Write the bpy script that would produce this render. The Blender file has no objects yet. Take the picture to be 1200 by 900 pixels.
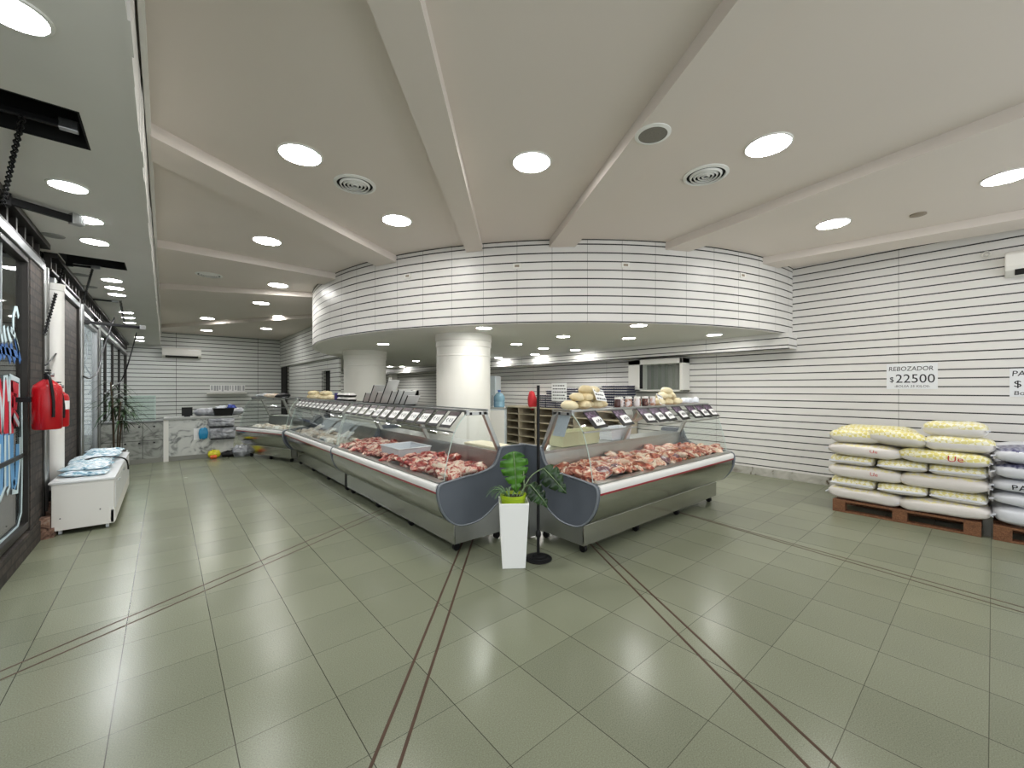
import bpy, bmesh, math, random
from mathutils import Vector, Matrix, noise

random.seed(7)
C = bpy.context.scene.collection
PI = math.pi

# ------------------------------------------------------------------ camera, world, exposure
F, HOR, EYE = 479.0, 455.0, 1.48
YAW = math.atan((600 - 193) / F)
SN, CS = math.sin(YAW), math.cos(YAW)
cam_d = bpy.data.cameras.new('camera')
cam = bpy.data.objects.new('camera', cam_d)
C.objects.link(cam)
cam.location = (0, 0, EYE)
cam.rotation_euler = (PI / 2, 0, -YAW)
cam_d.sensor_width = 36
cam_d.lens = 36 * F / 1200
cam_d.shift_y = (HOR - 450) / 1200
cam_d.clip_start = 0.05
bpy.context.scene.camera = cam

sc = bpy.context.scene
sc.view_settings.view_transform = 'Standard'
sc.view_settings.look = 'None'
sc.view_settings.gamma = 1
sc.view_settings.use_curve_mapping = False
sc.view_settings.exposure = 0.2
LAMP = 66.0          # strength of the main ceiling panels
W = bpy.data.worlds.new('ambient_fill')  # ambient fill through the open rear, added to brighten the room evenly
sc.world = W
W.use_nodes = True
W.node_tree.nodes['Background'].inputs[0].default_value = (0.93, 0.97, 1.0, 1)
W.node_tree.nodes['Background'].inputs[1].default_value = 1.6


def ray(px, py):
    a = (px - 600) / F
    return Vector((SN + a * CS, CS - a * SN, -(py - HOR) / F))


def PZ(px, py, z):
    d = ray(px, py)
    return Vector((0, 0, EYE)) + d * ((z - EYE) / d.z)


def PX(px, py, x):
    d = ray(px, py)
    return Vector((0, 0, EYE)) + d * (x / d.x)


def PY(px, py, y):
    d = ray(px, py)
    return Vector((0, 0, EYE)) + d * (y / d.y)


# ------------------------------------------------------------------ materials
def lin(c):
    c = c / 255
    return c / 12.92 if c <= 0.04045 else ((c + 0.055) / 1.055) ** 2.4


def rgb(r, g, b):
    return (lin(r), lin(g), lin(b), 1)


MATS = {}


def mat(name, col, rough=0.5, metal=0.0, spec=0.5, var=0.0, scale=8.0, bump=0.0, bscale=40.0, emit=None, estr=0, stretch=None):
    if name in MATS:
        return MATS[name]
    m = bpy.data.materials.new(name)
    m.use_nodes = True
    nt = m.node_tree
    N, L = nt.nodes, nt.links
    b = N['Principled BSDF']
    b.inputs['Base Color'].default_value = col
    b.inputs['Roughness'].default_value = rough
    b.inputs['Metallic'].default_value = metal
    b.inputs['Specular IOR Level'].default_value = spec
    tc = N.new('ShaderNodeTexCoord')
    src = tc.outputs['Object']
    if stretch:
        mp = N.new('ShaderNodeMapping')
        mp.inputs['Scale'].default_value = stretch
        L.new(src, mp.inputs[0])
        src = mp.outputs[0]
    if var:
        nz = N.new('ShaderNodeTexNoise')
        nz.inputs['Scale'].default_value = scale
        nz.inputs['Detail'].default_value = 5
        L.new(src, nz.inputs['Vector'])
        mx = N.new('ShaderNodeMix')
        mx.data_type = 'RGBA'
        mx.inputs[6].default_value = tuple(max(0, v * (1 - var)) for v in col[:3]) + (1,)
        mx.inputs[7].default_value = tuple(min(1, v * (1 + var)) for v in col[:3]) + (1,)
        L.new(nz.outputs[0], mx.inputs[0])
        L.new(mx.outputs[2], b.inputs['Base Color'])
    if bump:
        nz2 = N.new('ShaderNodeTexNoise')
        nz2.inputs['Scale'].default_value = bscale
        nz2.inputs['Detail'].default_value = 4
        L.new(src, nz2.inputs['Vector'])
        bp = N.new('ShaderNodeBump')
        bp.inputs['Strength'].default_value = bump
        bp.inputs['Distance'].default_value = 0.01
        L.new(nz2.outputs[0], bp.inputs['Height'])
        L.new(bp.outputs[0], b.inputs['Normal'])
    if emit:
        b.inputs['Emission Color'].default_value = emit
        b.inputs['Emission Strength'].default_value = estr
    MATS[name] = m
    return m


def node_math(nt, op, a, b=None):
    n = nt.nodes.new('ShaderNodeMath')
    n.operation = op
    for i, v in enumerate((a, b)):
        if v is None:
            continue
        if isinstance(v, (int, float)):
            n.inputs[i].default_value = v
        else:
            nt.links.new(v, n.inputs[i])
    return n.outputs[0]


def slat_mat(name, col, pitch, off, joint, joff=0.0, groove=0.14, jw=0.004):
    """slat wall: dark horizontal grooves every pitch, thin vertical joints; UV in metres"""
    m = bpy.data.materials.new(name)
    m.use_nodes = True
    nt = m.node_tree
    N, L = nt.nodes, nt.links
    b = N['Principled BSDF']
    b.inputs['Roughness'].default_value = 0.38
    uv = N.new('ShaderNodeUVMap')
    sp = N.new('ShaderNodeSeparateXYZ')
    L.new(uv.outputs[0], sp.inputs[0])
    v = node_math(nt, 'FRACT', node_math(nt, 'DIVIDE', node_math(nt, 'SUBTRACT', sp.outputs[1], off), pitch))
    g = node_math(nt, 'LESS_THAN', v, groove)
    u = node_math(nt, 'FRACT', node_math(nt, 'DIVIDE', node_math(nt, 'SUBTRACT', sp.outputs[0], joff), joint))
    j = node_math(nt, 'LESS_THAN', u, jw / joint)
    nz = N.new('ShaderNodeTexNoise')
    nz.inputs['Scale'].default_value = 1.3
    tc = N.new('ShaderNodeTexCoord')
    L.new(tc.outputs['Object'], nz.inputs['Vector'])
    mx = N.new('ShaderNodeMix')
    mx.data_type = 'RGBA'
    mx.inputs[6].default_value = tuple(c * 0.94 for c in col[:3]) + (1,)
    mx.inputs[7].default_value = col
    L.new(nz.outputs[0], mx.inputs[0])
    m1 = N.new('ShaderNodeMix')
    m1.data_type = 'RGBA'
    L.new(j, m1.inputs[0])
    L.new(mx.outputs[2], m1.inputs[6])
    m1.inputs[7].default_value = rgb(105, 102, 95)
    m2 = N.new('ShaderNodeMix')
    m2.data_type = 'RGBA'
    L.new(g, m2.inputs[0])
    L.new(m1.outputs[2], m2.inputs[6])
    m2.inputs[7].default_value = rgb(26, 25, 23)  # one colour for the black groove insert and the shade inside the groove
    L.new(m2.outputs[2], b.inputs['Base Color'])
    bp = N.new('ShaderNodeBump')
    bp.inputs['Strength'].default_value = 0.6
    bp.inputs['Distance'].default_value = 0.008
    L.new(node_math(nt, 'SUBTRACT', 1.0, g), bp.inputs['Height'])
    L.new(bp.outputs[0], b.inputs['Normal'])
    return m


def glass_mat(name, tint=(0.97, 0.985, 0.98, 1), refl=1.0, rough=0.02):
    m = bpy.data.materials.new(name)
    m.use_nodes = True
    nt = m.node_tree
    N, L = nt.nodes, nt.links
    N.remove(N['Principled BSDF'])
    tr = N.new('ShaderNodeBsdfTransparent')
    tr.inputs[0].default_value = tint
    gl = N.new('ShaderNodeBsdfGlossy')
    gl.inputs['Roughness'].default_value = rough
    fr = N.new('ShaderNodeLayerWeight')
    fr.inputs[0].default_value = 0.5
    mx = N.new('ShaderNodeMixShader')
    k = node_math(nt, 'POWER', fr.outputs['Facing'], 5.0)
    L.new(node_math(nt, 'MULTIPLY', node_math(nt, 'ADD', 0.035, node_math(nt, 'MULTIPLY', k, 0.7)), refl), mx.inputs[0])
    L.new(tr.outputs[0], mx.inputs[1])
    L.new(gl.outputs[0], mx.inputs[2])
    L.new(mx.outputs[0], N['Material Output'].inputs[0])
    return m


def floor_mat():
    m = bpy.data.materials.new('green_grey_porcelain_tiles')
    m.use_nodes = True
    nt = m.node_tree
    N, L = nt.nodes, nt.links
    b = N['Principled BSDF']
    tc = N.new('ShaderNodeTexCoord')
    sp = N.new('ShaderNodeSeparateXYZ')
    L.new(tc.outputs['Object'], sp.inputs[0])
    T = 0.405
    gx = node_math(nt, 'DIVIDE', node_math(nt, 'ADD', sp.outputs[0], 0.183 + 40 * T), T)
    gy = node_math(nt, 'DIVIDE', node_math(nt, 'ADD', sp.outputs[1], -0.01 + 40 * T), T)
    fx = node_math(nt, 'FRACT', gx)
    fy = node_math(nt, 'FRACT', gy)
    lw = 0.0095
    line_x = node_math(nt, 'LESS_THAN', fx, lw)
    line_y = node_math(nt, 'LESS_THAN', fy, lw * 0.8)
    line = node_math(nt, 'MAXIMUM', line_x, node_math(nt, 'MULTIPLY', line_y, 0.75))
    cb = N.new('ShaderNodeCombineXYZ')
    L.new(node_math(nt, 'FLOOR', gx), cb.inputs[0])
    L.new(node_math(nt, 'FLOOR', gy), cb.inputs[1])
    wn = N.new('ShaderNodeTexWhiteNoise')
    L.new(cb.outputs[0], wn.inputs['Vector'])
    sn = N.new('ShaderNodeTexNoise')
    sn.inputs['Scale'].default_value = 190
    sn.inputs['Detail'].default_value = 2
    L.new(tc.outputs['Object'], sn.inputs['Vector'])
    bn = N.new('ShaderNodeTexNoise')
    bn.inputs['Scale'].default_value = 0.9
    bn.inputs['Detail'].default_value = 4
    L.new(tc.outputs['Object'], bn.inputs['Vector'])
    fac = node_math(nt, 'ADD', node_math(nt, 'MULTIPLY', sn.outputs[0], 0.9),
                    node_math(nt, 'ADD', node_math(nt, 'MULTIPLY', wn.outputs[0], 0.16),
                              node_math(nt, 'MULTIPLY', bn.outputs[0], 0.3)))
    rp = N.new('ShaderNodeValToRGB')
    rp.color_ramp.elements[0].position = 0.30
    rp.color_ramp.elements[0].color = rgb(98, 102, 85)
    rp.color_ramp.elements[1].position = 1.0
    rp.color_ramp.elements[1].color = rgb(143, 147, 125)
    L.new(fac, rp.inputs[0])
    m2 = N.new('ShaderNodeMix')
    m2.data_type = 'RGBA'
    L.new(line, m2.inputs[0])
    L.new(rp.outputs[0], m2.inputs[6])
    m2.inputs[7].default_value = rgb(58, 58, 46)
    L.new(m2.outputs[2], b.inputs['Base Color'])
    b.inputs['Specular IOR Level'].default_value = 0.30
    L.new(node_math(nt, 'ADD', 0.16, node_math(nt, 'MULTIPLY', bn.outputs[0], 0.16)), b.inputs['Roughness'])
    bp = N.new('ShaderNodeBump')
    bp.inputs['Strength'].default_value = 0.25
    bp.inputs['Distance'].default_value = 0.002
    L.new(node_math(nt, 'SUBTRACT', node_math(nt, 'MULTIPLY', sn.outputs[0], 0.15), line), bp.inputs['Height'])
    L.new(bp.outputs[0], b.inputs['Normal'])
    return m


def ramp_mat(name, stops, scale, rough=0.4, detail=6, dist=1.5, bump=0.0, wave=False, rnd=0.0, spec=0.5, stretch=None):
    m = bpy.data.materials.new(name)
    m.use_nodes = True
    nt = m.node_tree
    N, L = nt.nodes, nt.links
    b = N['Principled BSDF']
    b.inputs['Roughness'].default_value = rough
    b.inputs['Specular IOR Level'].default_value = spec
    tc = N.new('ShaderNodeTexCoord')
    src = tc.outputs['Object']
    if rnd:
        oi = N.new('ShaderNodeObjectInfo')
        va = N.new('ShaderNodeVectorMath')
        va.operation = 'ADD'
        L.new(src, va.inputs[0])
        cbx = N.new('ShaderNodeCombineXYZ')
        for i in range(3):
            L.new(node_math(nt, 'MULTIPLY', oi.outputs['Random'], 13.0 + 7 * i), cbx.inputs[i])
        L.new(cbx.outputs[0], va.inputs[1])
        src = va.outputs[0]
    if stretch:
        mp = N.new('ShaderNodeMapping')
        mp.inputs['Scale'].default_value = stretch
        L.new(src, mp.inputs[0])
        src = mp.outputs[0]
    nz = N.new('ShaderNodeTexNoise')
    nz.inputs['Scale'].default_value = scale
    nz.inputs['Detail'].default_value = detail
    nz.inputs['Distortion'].default_value = dist
    L.new(src, nz.inputs['Vector'])
    rp = N.new('ShaderNodeValToRGB')
    cr = rp.color_ramp
    while len(cr.elements) < len(stops):
        cr.elements.new(0.5)
    for e, (p, c) in zip(cr.elements, stops):
        e.position = p
        e.color = c
    fac = nz.outputs[0]
    if rnd:
        fac = node_math(nt, 'ADD', fac, node_math(nt, 'MULTIPLY', node_math(nt, 'SUBTRACT', oi.outputs['Random'], 0.5), rnd))
    L.new(fac, rp.inputs[0])
    L.new(rp.outputs[0], b.inputs['Base Color'])
    if bump:
        bp = N.new('ShaderNodeBump')
        bp.inputs['Strength'].default_value = bump
        bp.inputs['Distance'].default_value = 0.01
        L.new(nz.outputs[0], bp.inputs['Height'])
        L.new(bp.outputs[0], b.inputs['Normal'])
    return m


def brick_mat():
    m = bpy.data.materials.new('dark_brown_brick')
    m.use_nodes = True
    nt = m.node_tree
    N, L = nt.nodes, nt.links
    b = N['Principled BSDF']
    b.inputs['Roughness'].default_value = 0.85
    uv = N.new('ShaderNodeUVMap')
    br = N.new('ShaderNodeTexBrick')
    br.inputs['Scale'].default_value = 1.0
    br.inputs['Brick Width'].default_value = 0.24
    br.inputs['Row Height'].default_value = 0.075
    br.inputs['Mortar Size'].default_value = 0.008
    br.inputs['Color1'].default_value = rgb(74, 66, 60)
    br.inputs['Color2'].default_value = rgb(50, 46, 43)
    br.inputs['Mortar'].default_value = rgb(42, 40, 38)
    L.new(uv.outputs[0], br.inputs['Vector'])
    nz = N.new('ShaderNodeTexNoise')
    nz.inputs['Scale'].default_value = 14
    nz.inputs['Detail'].default_value = 6
    L.new(uv.outputs[0], nz.inputs['Vector'])
    mx = N.new('ShaderNodeMix')
    mx.data_type = 'RGBA'
    mx.blend_type = 'MULTIPLY'
    mx.inputs[0].default_value = 0.8
    L.new(br.outputs[0], mx.inputs[6])
    rp = N.new('ShaderNodeValToRGB')
    rp.color_ramp.elements[0].position = 0.3
    rp.color_ramp.elements[0].color = (0.35, 0.33, 0.3, 1)
    rp.color_ramp.elements[1].position = 0.7
    rp.color_ramp.elements[1].color = (1.3, 1.25, 1.2, 1)
    L.new(nz.outputs[0], rp.inputs[0])
    L.new(rp.outputs[0], mx.inputs[7])
    L.new(mx.outputs[2], b.inputs['Base Color'])
    bp = N.new('ShaderNodeBump')
    bp.inputs['Strength'].default_value = 0.7
    L.new(br.outputs[1], bp.inputs['Height'])
    bp.invert = True
    L.new(bp.outputs[0], b.inputs['Normal'])
    return m


def check_sack_mat(name, cols, scale, split, white, mottle=0.0):
    """printed plastic sack: checked print above the lower white band (object z), woven wrinkle bump"""
    m = bpy.data.materials.new(name)
    m.use_nodes = True
    nt = m.node_tree
    N, L = nt.nodes, nt.links
    b = N['Principled BSDF']
    b.inputs['Roughness'].default_value = 0.33
    tc = N.new('ShaderNodeTexCoord')
    mp = N.new('ShaderNodeMapping')
    mp.inputs['Rotation'].default_value = (0.3, 0.2, 0.785)
    L.new(tc.outputs['Object'], mp.inputs[0])
    ch = N.new('ShaderNodeTexChecker')
    ch.inputs['Scale'].default_value = scale
    ch.inputs['Color1'].default_value = cols[0]
    ch.inputs['Color2'].default_value = cols[1]
    L.new(mp.outputs[0], ch.inputs[0])
    sp = N.new('ShaderNodeSeparateXYZ')
    L.new(tc.outputs['Object'], sp.inputs[0])
    nz = N.new('ShaderNodeTexNoise')
    nz.inputs['Scale'].default_value = 9
    nz.inputs['Detail'].default_value = 5
    L.new(tc.outputs['Object'], nz.inputs['Vector'])
    edge = node_math(nt, 'ADD', sp.outputs[2], node_math(nt, 'MULTIPLY', node_math(nt, 'SUBTRACT', nz.outputs[0], 0.5), 0.03 + mottle))
    up = node_math(nt, 'GREATER_THAN', edge, split)
    mx = N.new('ShaderNodeMix')
    mx.data_type = 'RGBA'
    L.new(up, mx.inputs[0])
    mx.inputs[6].default_value = white
    L.new(ch.outputs[0], mx.inputs[7])
    L.new(mx.outputs[2], b.inputs['Base Color'])
    bp = N.new('ShaderNodeBump')
    bp.inputs['Strength'].default_value = 0.5
    bp.inputs['Distance'].default_value = 0.015
    L.new(nz.outputs[0], bp.inputs['Height'])
    L.new(bp.outputs[0], b.inputs['Normal'])
    return m


PANEL = rgb(224, 222, 218)
M_slat_right = slat_mat('white_slatwall_right', PANEL, 0.111, 0.05, 2.44, 0.84)
M_slat_curve = slat_mat('white_slatwall_curved', PANEL, 0.1115, 2.335, 0.457, 0.1)
M_slat_back = slat_mat('white_slatwall_back', rgb(222, 224, 220), 0.139, 0.03, 2.44, 0.3, 0.16, 0.012)
M_slat_side = slat_mat('white_slatwall_side', rgb(220, 221, 217), 0.125, 0.03, 2.44, 0.3, 0.15, 0.012)
M_floor = floor_mat()
M_ceil = mat('ceiling_paint', rgb(222, 213, 205), 0.75, var=0.035, scale=0.7)
M_ceil2 = mat('ceiling_paint_strip', rgb(226, 224, 220), 0.75, var=0.06, scale=1.6)
M_white = mat('white_paint', rgb(232, 230, 224), 0.5)
M_column = mat('column_paint', rgb(236, 234, 226), 0.45, var=0.03, scale=3)
M_steel = mat('stainless_steel', rgb(188, 189, 187), 0.15, 1.0, var=0.08, scale=6, bump=0.05, bscale=3)
M_steel_dull = mat('brushed_steel', rgb(186, 187, 184), 0.36, 1.0, var=0.08, scale=9)
M_alu = mat('aluminium_frame', rgb(178, 180, 180), 0.35, 1.0)
M_grey = mat('slate_grey_plastic', rgb(88, 94, 103), 0.42, var=0.03)
M_greyedge = mat('grey_plastic_trim', rgb(118, 124, 131), 0.4)
M_bumper = mat('white_bumper', rgb(230, 229, 226), 0.3)
M_red = mat('red_stripe', rgb(150, 35, 48), 0.35)
M_black = mat('black_plastic', rgb(16, 16, 17), 0.45, spec=0.3)
M_blackmetal = mat('black_painted_metal', rgb(17, 17, 18), 0.5, spec=0.25, var=0.2, scale=20)
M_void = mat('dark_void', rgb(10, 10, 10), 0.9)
M_darkmetal = mat('dark_bronze_frame', rgb(50, 47, 44), 0.45, 0.6, var=0.25, scale=15)
M_glass = glass_mat('clear_case_glass')
M_winglass = glass_mat('shop_window_glass', (0.80, 0.84, 0.84, 1), 1.25)
M_edge = mat('glass_edge', rgb(196, 214, 206), 0.15)
M_brick = brick_mat()
M_wood = ramp_mat('pallet_wood', [(0.3, rgb(92, 58, 38)), (0.7, rgb(140, 96, 64))], 9, 0.8, bump=0.3, stretch=(1, 5, 5))
M_beige = mat('beige_melamine', rgb(196, 184, 160), 0.5, var=0.05)
M_marble = ramp_mat('white_marble_panel', [(0.36, rgb(120, 122, 120)), (0.47, rgb(196, 198, 193)), (0.75, rgb(214, 214, 208))], 3.5, 0.25, 9, 2.2)
M_marble_dark = ramp_mat('grey_marble_tiles', [(0.34, rgb(92, 94, 90)), (0.5, rgb(156, 158, 151)), (0.75, rgb(172, 173, 166))], 4.0, 0.3, 9, 2.2)
M_meat = ramp_mat('marbled_red_meat', [(0.32, rgb(104, 26, 26)), (0.43, rgb(166, 58, 54)), (0.50, rgb(196, 104, 92)), (0.55, rgb(232, 182, 164)), (0.64, rgb(242, 222, 204))], 13, 0.28, 3, 1.2, 0.25, rnd=0.16)
M_meat2 = ramp_mat('pinkish_brown_meat', [(0.30, rgb(116, 40, 32)), (0.42, rgb(172, 80, 60)), (0.51, rgb(208, 130, 104)), (0.58, rgb(236, 200, 174)), (0.66, rgb(240, 220, 200))], 15, 0.3, 3, 1.2, 0.25, rnd=0.2)
M_chick = ramp_mat('pale_poultry', [(0.35, rgb(208, 190, 168)), (0.55, rgb(228, 220, 206)), (0.7, rgb(240, 238, 232))], 8, 0.35, 3, 1, 0.2, rnd=0.25)
M_cream = ramp_mat('cream_cheese_rind', [(0.35, rgb(206, 186, 142)), (0.6, rgb(234, 222, 186))], 7, 0.5, 4, 1, 0.2, rnd=0.2)
M_paper = mat('white_paper', rgb(238, 238, 236), 0.7)
M_ink = mat('black_ink', rgb(28, 28, 34), 0.6)
M_purple = ramp_mat('purple_photo_print', [(0.4, rgb(38, 28, 40)), (0.55, rgb(112, 84, 116)), (0.7, rgb(206, 196, 208))], 22, 0.4, 3)
M_lamp = mat('lit_led_panel', (1, 1, 1, 1), 0.5, emit=(1.0, 0.985, 0.95, 1), estr=LAMP)
M_lamp_under = mat('lit_led_panel_small', (1, 1, 1, 1), 0.5, emit=(1.0, 0.985, 0.95, 1), estr=LAMP * 1.35)
M_lamp_strip = mat('lit_led_panel_strip', (1, 1, 1, 1), 0.5, emit=(0.98, 0.99, 1.0, 1), estr=LAMP * 1.5)
M_ring = mat('white_plastic_ring', rgb(236, 236, 232), 0.4)
M_brass = mat('oxidised_brass_inlay', rgb(80, 62, 50), 0.65, 0.0, spec=0.2, var=0.3, scale=12)
M_leaf = ramp_mat('glossy_green_leaf', [(0.35, rgb(40, 88, 26)), (0.6, rgb(86, 140, 44))], 9, 0.3, 3, 0.5)
M_leafdark = ramp_mat('dark_green_leaf', [(0.35, rgb(22, 44, 20)), (0.6, rgb(44, 76, 32))], 9, 0.35, 3, 0.5)
M_grass = mat('thin_grey_green_blades', rgb(110, 142, 96), 0.5)
M_stem = mat('green_stem', rgb(150, 170, 130), 0.5)
M_lime = mat('lime_plastic_pot', rgb(164, 192, 32), 0.35)
M_soil = mat('dark_soil', rgb(40, 30, 24), 0.95)
M_extred = mat('extinguisher_red', rgb(176, 16, 26), 0.28)
M_navy = mat('navy_plastic_tray', rgb(34, 36, 66), 0.5)
M_egg = mat('egg_shell', rgb(226, 222, 222), 0.5)
M_blue = mat('blue_plastic', rgb(28, 82, 166), 0.35)
M_teal = mat('bright_blue_bag', rgb(20, 132, 178), 0.35)
M_redbag = mat('red_fabric', rgb(196, 40, 48), 0.6)
M_yellow = mat('yellow_packet', rgb(216, 208, 40), 0.4)
M_orange = mat('orange_packet', rgb(222, 98, 40), 0.4)
M_greybag = ramp_mat('grey_plastic_bag', [(0.35, rgb(126, 128, 134)), (0.6, rgb(190, 192, 196))], 6, 0.3, 4, 1, 0.4)
M_film = ramp_mat('blue_white_ice_bag', [(0.36, rgb(62, 108, 136)), (0.47, rgb(150, 190, 208)), (0.58, rgb(226, 236, 240))], 9, 0.25, 5, 2.0, 0.6, rnd=0.1, stretch=(1, 3, 1))
M_jug = glass_mat('blue_water_jug', (0.62, 0.78, 0.86, 1), 1.0)
M_bin = mat('translucent_white_plastic', rgb(226, 230, 236), 0.3)
M_sign_white = mat('sign_paper', rgb(226, 228, 230), 0.6)
M_mortar = ramp_mat('stained_mortar', [(0.32, rgb(86, 76, 62)), (0.42, rgb(170, 168, 158)), (0.7, rgb(196, 194, 186))], 5, 0.9, 6, 1)
M_sackA = check_sack_mat('yellow_checked_sack', (rgb(222, 212, 140), rgb(234, 231, 212)), 30, 0.006, rgb(222, 218, 214))
M_sackB = check_sack_mat('white_woven_sack', (rgb(226, 216, 160), rgb(226, 220, 212)), 24, 0.052, rgb(222, 216, 210), 0.03)
M_sackC = check_sack_mat('yellow_top_sack', (rgb(220, 208, 122), rgb(234, 229, 200)), 30, -0.01, rgb(216, 212, 206), 0.02)
M_sackblue = check_sack_mat('white_sack_with_blue_top', (rgb(62, 62, 104), rgb(150, 152, 172)), 30, 0.045, rgb(212, 214, 220), 0.05)
M_sackplain = mat('plain_white_sack', rgb(214, 216, 222), 0.35, var=0.05, bump=0.5, bscale=10)
M_logored = mat('sack_red_lettering', rgb(196, 60, 52), 0.5)
M_paint_red = mat('window_paint_red', rgb(206, 36, 58), 0.5)
M_paint_blue = mat('window_paint_blue', rgb(96, 160, 214), 0.5)
M_paint_pale = mat('window_paint_pale', rgb(206, 226, 232), 0.5)
M_paint_mid = mat('window_paint_deep_blue', rgb(58, 104, 168), 0.5)


# ------------------------------------------------------------------ mesh helpers
class MB:
    def __init__(s):
        s.v, s.f, s.m = [], [], []

    def add(s, verts, faces, mi=0):
        o = len(s.v)
        s.v += [tuple(v) for v in verts]
        s.f += [tuple(o + i for i in f) for f in faces]
        s.m += [mi] * len(faces)
        return s

    def box(s, x0, x1, y0, y1, z0, z1, mi=0):
        v = [(x, y, z) for z in (z0, z1) for y in (y0, y1) for x in (x0, x1)]
        return s.add(v, [(0, 2, 3, 1), (4, 5, 7, 6), (0, 1, 5, 4), (2, 6, 7, 3), (0, 4, 6, 2), (1, 3, 7, 5)], mi)

    def frustum(s, hx0, hy0, z0, hx1, hy1, z1, cx=0, cy=0, mi=0):
        v = [(cx + a * hx0, cy + b * hy0, z0) for a, b in ((-1, -1), (1, -1), (1, 1), (-1, 1))]
        v += [(cx + a * hx1, cy + b * hy1, z1) for a, b in ((-1, -1), (1, -1), (1, 1), (-1, 1))]
        return s.add(v, [(3, 2, 1, 0), (4, 5, 6, 7), (0, 1, 5, 4), (1, 2, 6, 5), (2, 3, 7, 6), (3, 0, 4, 7)], mi)

    def lathe(s, prof, n=24, cx=0, cy=0, cz=0, cap=True, mi=0):
        o = []
        for r, z in prof:
            o += [(cx + r * math.cos(2 * PI * i / n), cy + r * math.sin(2 * PI * i / n), cz + z) for i in range(n)]
        f = []
        for k in range(len(prof) - 1):
            for i in range(n):
                j = (i + 1) % n
                f.append((k * n + i, k * n + j, (k + 1) * n + j, (k + 1) * n + i))
        if cap:
            f.append(tuple(reversed(range(n))))
            f.append(tuple((len(prof) - 1) * n + i for i in range(n)))
        return s.add(o, f, mi)

    def tube(s, pts, r, n=8, closed=False, mi=0):
        pts = [Vector(p) for p in pts]
        k = len(pts)
        rr = r if isinstance(r, (list, tuple)) else [r] * k
        vs, fs = [], []
        up0 = None
        for i, p in enumerate(pts):
            if closed:
                t = pts[(i + 1) % k] - pts[i - 1]
            else:
                t = pts[min(i + 1, k - 1)] - pts[max(i - 1, 0)]
            t.normalize()
            if up0 is None:
                up0 = Vector((0, 0, 1)) if abs(t.z) < 0.9 else Vector((1, 0, 0))
            a = t.cross(up0)
            if a.length < 1e-5:
                a = t.orthogonal()
            a.normalize()
            b = a.cross(t).normalized()
            up0 = b
            vs += [p + (a * math.cos(2 * PI * j / n) + b * math.sin(2 * PI * j / n)) * rr[i] for j in range(n)]
        for i in range(k if closed else k - 1):
            i2 = (i + 1) % k
            for j in range(n):
                j2 = (j + 1) % n
                fs.append((i * n + j, i * n + j2, i2 * n + j2, i2 * n + j))
        if not closed:
            fs.append(tuple(reversed(range(n))))
            fs.append(tuple((k - 1) * n + j for j in range(n)))
        return s.add(vs, fs, mi)

    def sweepx(s, prof, x0, x1, closed=True, mi=0):
        """profile [(y,z)] extruded along x"""
        n = len(prof)
        v = [(x0, y, z) for y, z in prof] + [(x1, y, z) for y, z in prof]
        f = []
        for i in range(n if closed else n - 1):
            j = (i + 1) % n
            f.append((i, n + i, n + j, j))
        if closed:
            f.append(tuple(range(n)))
            f.append(tuple(reversed(range(n, 2 * n))))
        return s.add(v, f, mi)

    def sheetx(s, prof, x0, x1, t, mi=0):
        """open profile with thickness t extruded along x"""
        P = [Vector(p) for p in prof]
        off = []
        for i, p in enumerate(P):
            d = P[min(i + 1, len(P) - 1)] - P[max(i - 1, 0)]
            nrm = Vector((-d.y, d.x)).normalized()
            off.append(p + nrm * t)
        return s.sweepx([tuple(p) for p in P] + [tuple(p) for p in reversed(off)], x0, x1, True, mi)

    def prism(s, poly, z0, z1, mi=0):
        n = len(poly)
        v = [(x, y, z0) for x, y in poly] + [(x, y, z1) for x, y in poly]
        f = [(i, (i + 1) % n, n + (i + 1) % n, n + i) for i in range(n)]
        f += [tuple(reversed(range(n))), tuple(range(n, 2 * n))]
        return s.add(v, f, mi)

    def xform(s, M):
        s.v = [tuple(M @ Vector(v)) for v in s.v]
        return s


def tag(o, label=None, cat=None, group=None, kind=None):
    if label: o['label'] = label
    if cat: o['category'] = cat
    if group: o['group'] = group
    if kind: o['kind'] = kind
    return o


def mesh_of(name, mb, mats, smooth=False):
    me = bpy.data.meshes.new(name)
    me.from_pydata(mb.v, [], mb.f)
    for m in (mats if isinstance(mats, (list, tuple)) else [mats]):
        me.materials.append(m)
    for p, i in zip(me.polygons, mb.m):
        p.material_index = i
    me.update()
    bm = bmesh.new()
    bm.from_mesh(me)
    bmesh.ops.recalc_face_normals(bm, faces=bm.faces)
    bm.to_mesh(me)
    bm.free()
    if smooth:
        me.polygons.foreach_set('use_smooth', [True] * len(me.polygons))
        try:
            me.set_sharp_from_angle(angle=math.radians(smooth if smooth > 1 else 40))
        except Exception:
            pass
    return me


def obj(name, mb, mats, parent=None, smooth=False, bevel=0, loc=(0, 0, 0), rot=(0, 0, 0)):
    o = bpy.data.objects.new(name, mesh_of(name, mb, mats, smooth) if isinstance(mb, MB) else mb)
    C.objects.link(o)
    o.location = loc
    o.rotation_euler = rot
    if parent: o.parent = parent
    if bevel:
        b = o.modifiers.new('bevel', 'BEVEL')
        b.width = bevel
        b.segments = 2
        b.limit_method = 'ANGLE'
    return o


def thing(name, label, cat, loc=(0, 0, 0), rz=0, group=None):
    o = bpy.data.objects.new(name, None)
    o.empty_display_size = 0.1
    C.objects.link(o)
    o.location = loc
    o.rotation_euler = (0, 0, rz)
    return tag(o, label, cat, group)


def struct(name, mb, m, **k):
    return tag(obj(name, mb, m, **k), kind='structure')


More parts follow.
